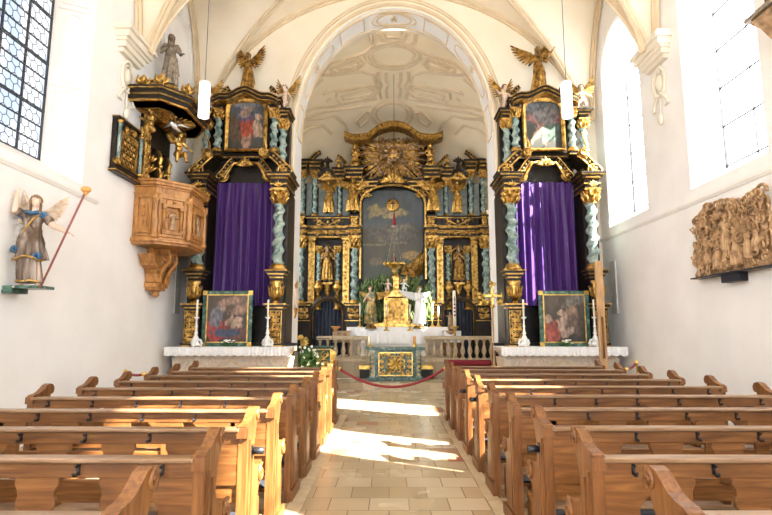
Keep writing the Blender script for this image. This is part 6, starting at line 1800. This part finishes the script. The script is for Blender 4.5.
mb.lathe([(0, 2.38), (.04, 2.40), (.085, 2.44), (.07, 2.50), (.12, 2.53), (0, 2.54)], (.14, 0, 0), 14)
mb.build('console', M['pulpit_wood'], t, bevel=.004)
# gilt book rest edge
# back wall panels: black with gilt
mb = MB(); mb.box(.0, .06, -.85, .5, 4.7, 6.25, 0); mb.box(.06, .10, -.83, -.79, 4.72, 6.2, 1)
for y in (-.66,):
    scrolls(mb, .26, 1.2, lambda p, q: V(.08, y+p, 5.2+q), 3, .026, 1)
mb.build('back_panel', BG, t)
mb = MB()
for y, z in ((-.62, 5.15), (-.62, 4.95), (-.12, 4.95)): acanthus(mb, (.14, y, z), .22, 1, 0, 5)
for y in (-.30, .15):   # side jambs with scrolls
    mb.box(.05, .14, y-.08, y+.08, 4.7, 5.55, 0)
    mb.tube([V(.18, y, 4.75), V(.26, y-.04, 4.95), V(.17, y+.02, 5.15), V(.24, y-.03, 5.32), V(.17, y, 5.5)], [.03, .05, .045, .05, .03], 6, 1)
    for z in (4.8, 4.98, 5.16, 5.34): mb.ell((.22, y, z), (.06, .06, .05), 1, 8, 5)
mb.build('gilt_jamb', BG, t)
# canopy
CAN = [(0, -1.46), (.66, -1.46), (1.04, -.98), (1.04, .15), (.62, .72), (0, .72)]
mb = MB(); z = 6.16
mb.prism(off(CAN, -.10), z, z+.02, 3, axis='z'); mb.prism(off(CAN, -.40), z-.03, z, 2, axis='z'); mb.prism(off(CAN, -.48), z-.035, z, 3, axis='z')
for h, o_, m_ in ((.03, -.04, 1), (.08, -.02, 0), (.02, .01, 1), (.08, .03, 0), (.02, .07, 1), (.05, .05, 0)): mb.prism(off(CAN, o_), z, z+h, m_, axis='z'); z += h
for k, (s_, h) in enumerate(((.86, .10), (.66, .12), (.45, .14), (.30, .14))):
    mb.prism([(x*s_, (y+.37)*s_-.37) for x, y in CAN], z, z+h, 0, axis='z'); mb.prism([(x*s_*1.02, (y+.37)*s_*1.02-.37) for x, y in CAN], z+h-.02, z+h, 1, axis='z'); z += h
cb = mb.build('canopy', (*BG, M['pulpit_wood']), t)
mb = MB()
for (x, y) in (CAN[1], CAN[2], CAN[3], (.25, -1.40)):
    mb = MB(); mb.lathe([(0, 0), (.09, 0), (.05, .05), (.08, .12), (.10, .17), (.06, .24), (.03, .28), (0, .32)], (x*.93, y*.93, 6.44), 10)
    for k in range(6): a = 2*PI*k/6; mb.tube([V(x*.93, y*.93, 6.5), V(x*.93+.12*math.cos(a), y*.93+.12*math.sin(a), 6.58), V(x*.93+.13*math.cos(a), y*.93+.13*math.sin(a), 6.68)], [.03, .035, .012], 5)
    mb.build('crest_ornament', M['gold'], t)
# dove and rays below the canopy
mb = MB()
for k in range(22):
    a = 2*PI*k/22; mb.tube([V(.5, -.35, 6.11), V(.5+.42*math.cos(a), -.35+.42*math.sin(a), 6.11)], [.03, .012], 5)
mb.build('sunburst', M['gold'], t)
mb = MB(TR(-.05, -.35, -.06)); mb.ell((.55, -.02, 6.10), (.06, .13, .06)); mb.ell((.55, -.16, 6.10), .045); 
for s in (-1, 1): mb.tube([V(.55, 0, 6.12), V(.55+s*.14, .03, 6.14), V(.55+s*.28, .10, 6.10)], [.03, .045, .012], 6, flat=((0, 0, 1), .4))
mb.tube([V(.55, .1, 6.1), V(.55, .24, 6.08)], [.03, .05], 6, flat=((0, 0, 1), .4)); plab(mb.build('dove', M['white_paint'], t), 'white dove')
statue('saint_statue', 'weathered silver robed saint standing on top of the pulpit canopy', 'statue', (PX+.30, PY-.30, 6.84), 1.26, 'saint', (M['silver'], M['silver'], M['hair'], M['gold']), rotz=.35, seed=2, plinth=(.20, .10, M['gold']))
# gilt cherubs supporting the canopy
for i, (x, y, z, h, ps, lb) in enumerate(((.28, -.95, 5.30, .92, 'putto', 'gilt putto carrying the near corner of the pulpit canopy'), (.42, .10, 5.12, .95, 'putto', 'gilt putto crouching behind the pulpit under the canopy centre'))):
    statue('gilt_putto', lb, 'statue', (PX+x, PY+y, z), h, ps, (M['gold'], M['gold'], M['gold_dark'], M['gold']), rotz=[-.5, .9][i], group='gilt putti under the pulpit canopy', robe=False, wings=WUP, wing_len=.35)
# open door leaf with gilt lattice, flat on the wall
d = thing('pulpit_door', 'black door leaf with gilt lattice folded flat on the wall beside the pulpit', 'door', (XL, 9.78, 4.55))
mb = MB(); mb.box(.005, .10, -.47, .47, 0, .96, 0); mb.box(.005, .14, -.50, .50, -.07, 0, 0); mb.box(.005, .15, -.51, .51, -.05, -.03, 1); mb.box(0.005, .14, -.48, .48, .94, .97, 0); mb.box(0.005, .15, -.49, .49, .97, .99, 1)
mb.build('door_leaf', BG, d)
mb = MB()
for a in ((-.32, -.28, .12, .74), (.28, .32, .12, .74), (-.32, .32, .10, .14), (-.32, .32, .72, .76)): mb.box(.10, .125, a[0], a[1], a[2], a[3])
for i in range(5):
    for j in range(5): mb.tube([V(.115, -.24+.12*i+.045*math.cos(t_), .19+.12*j+.045*math.sin(t_)) for t_ in [2*PI*k/8 for k in range(8)]], .013, 5, closed=True)
for q in (-1, 1): spiral(mb, lambda p, r_: V(.12, q*.14+p, .84+r_), .08, 1.4, .024, 0, q, 16); 
acanthus(mb, (.12, 0, .80), .12, 0, 0, 5)
mb.build('gilt_lattice', M['gold'], d)
mb = MB()
for q in (-1, 1):
    mb.tube([V(.13, q*.42, .1), V(.13, q*.42, .9)], .035, 8, 0)
plab(mb.build('half_column', M['teal'], d), 'blue green half columns')
mb = MB()
for q in (-1, 1):
    for z_ in (.08, .86): mb.lathe([(0, 0), (.05, 0), (.06, .03), (.05, .06), (0, .06)], (.13, q*.42, z_), 10)
    acanthus(mb, (.14, q*.47, .06), .15, 0, 0, 3)
mb.build('gilt_capital', M['gold'], d)
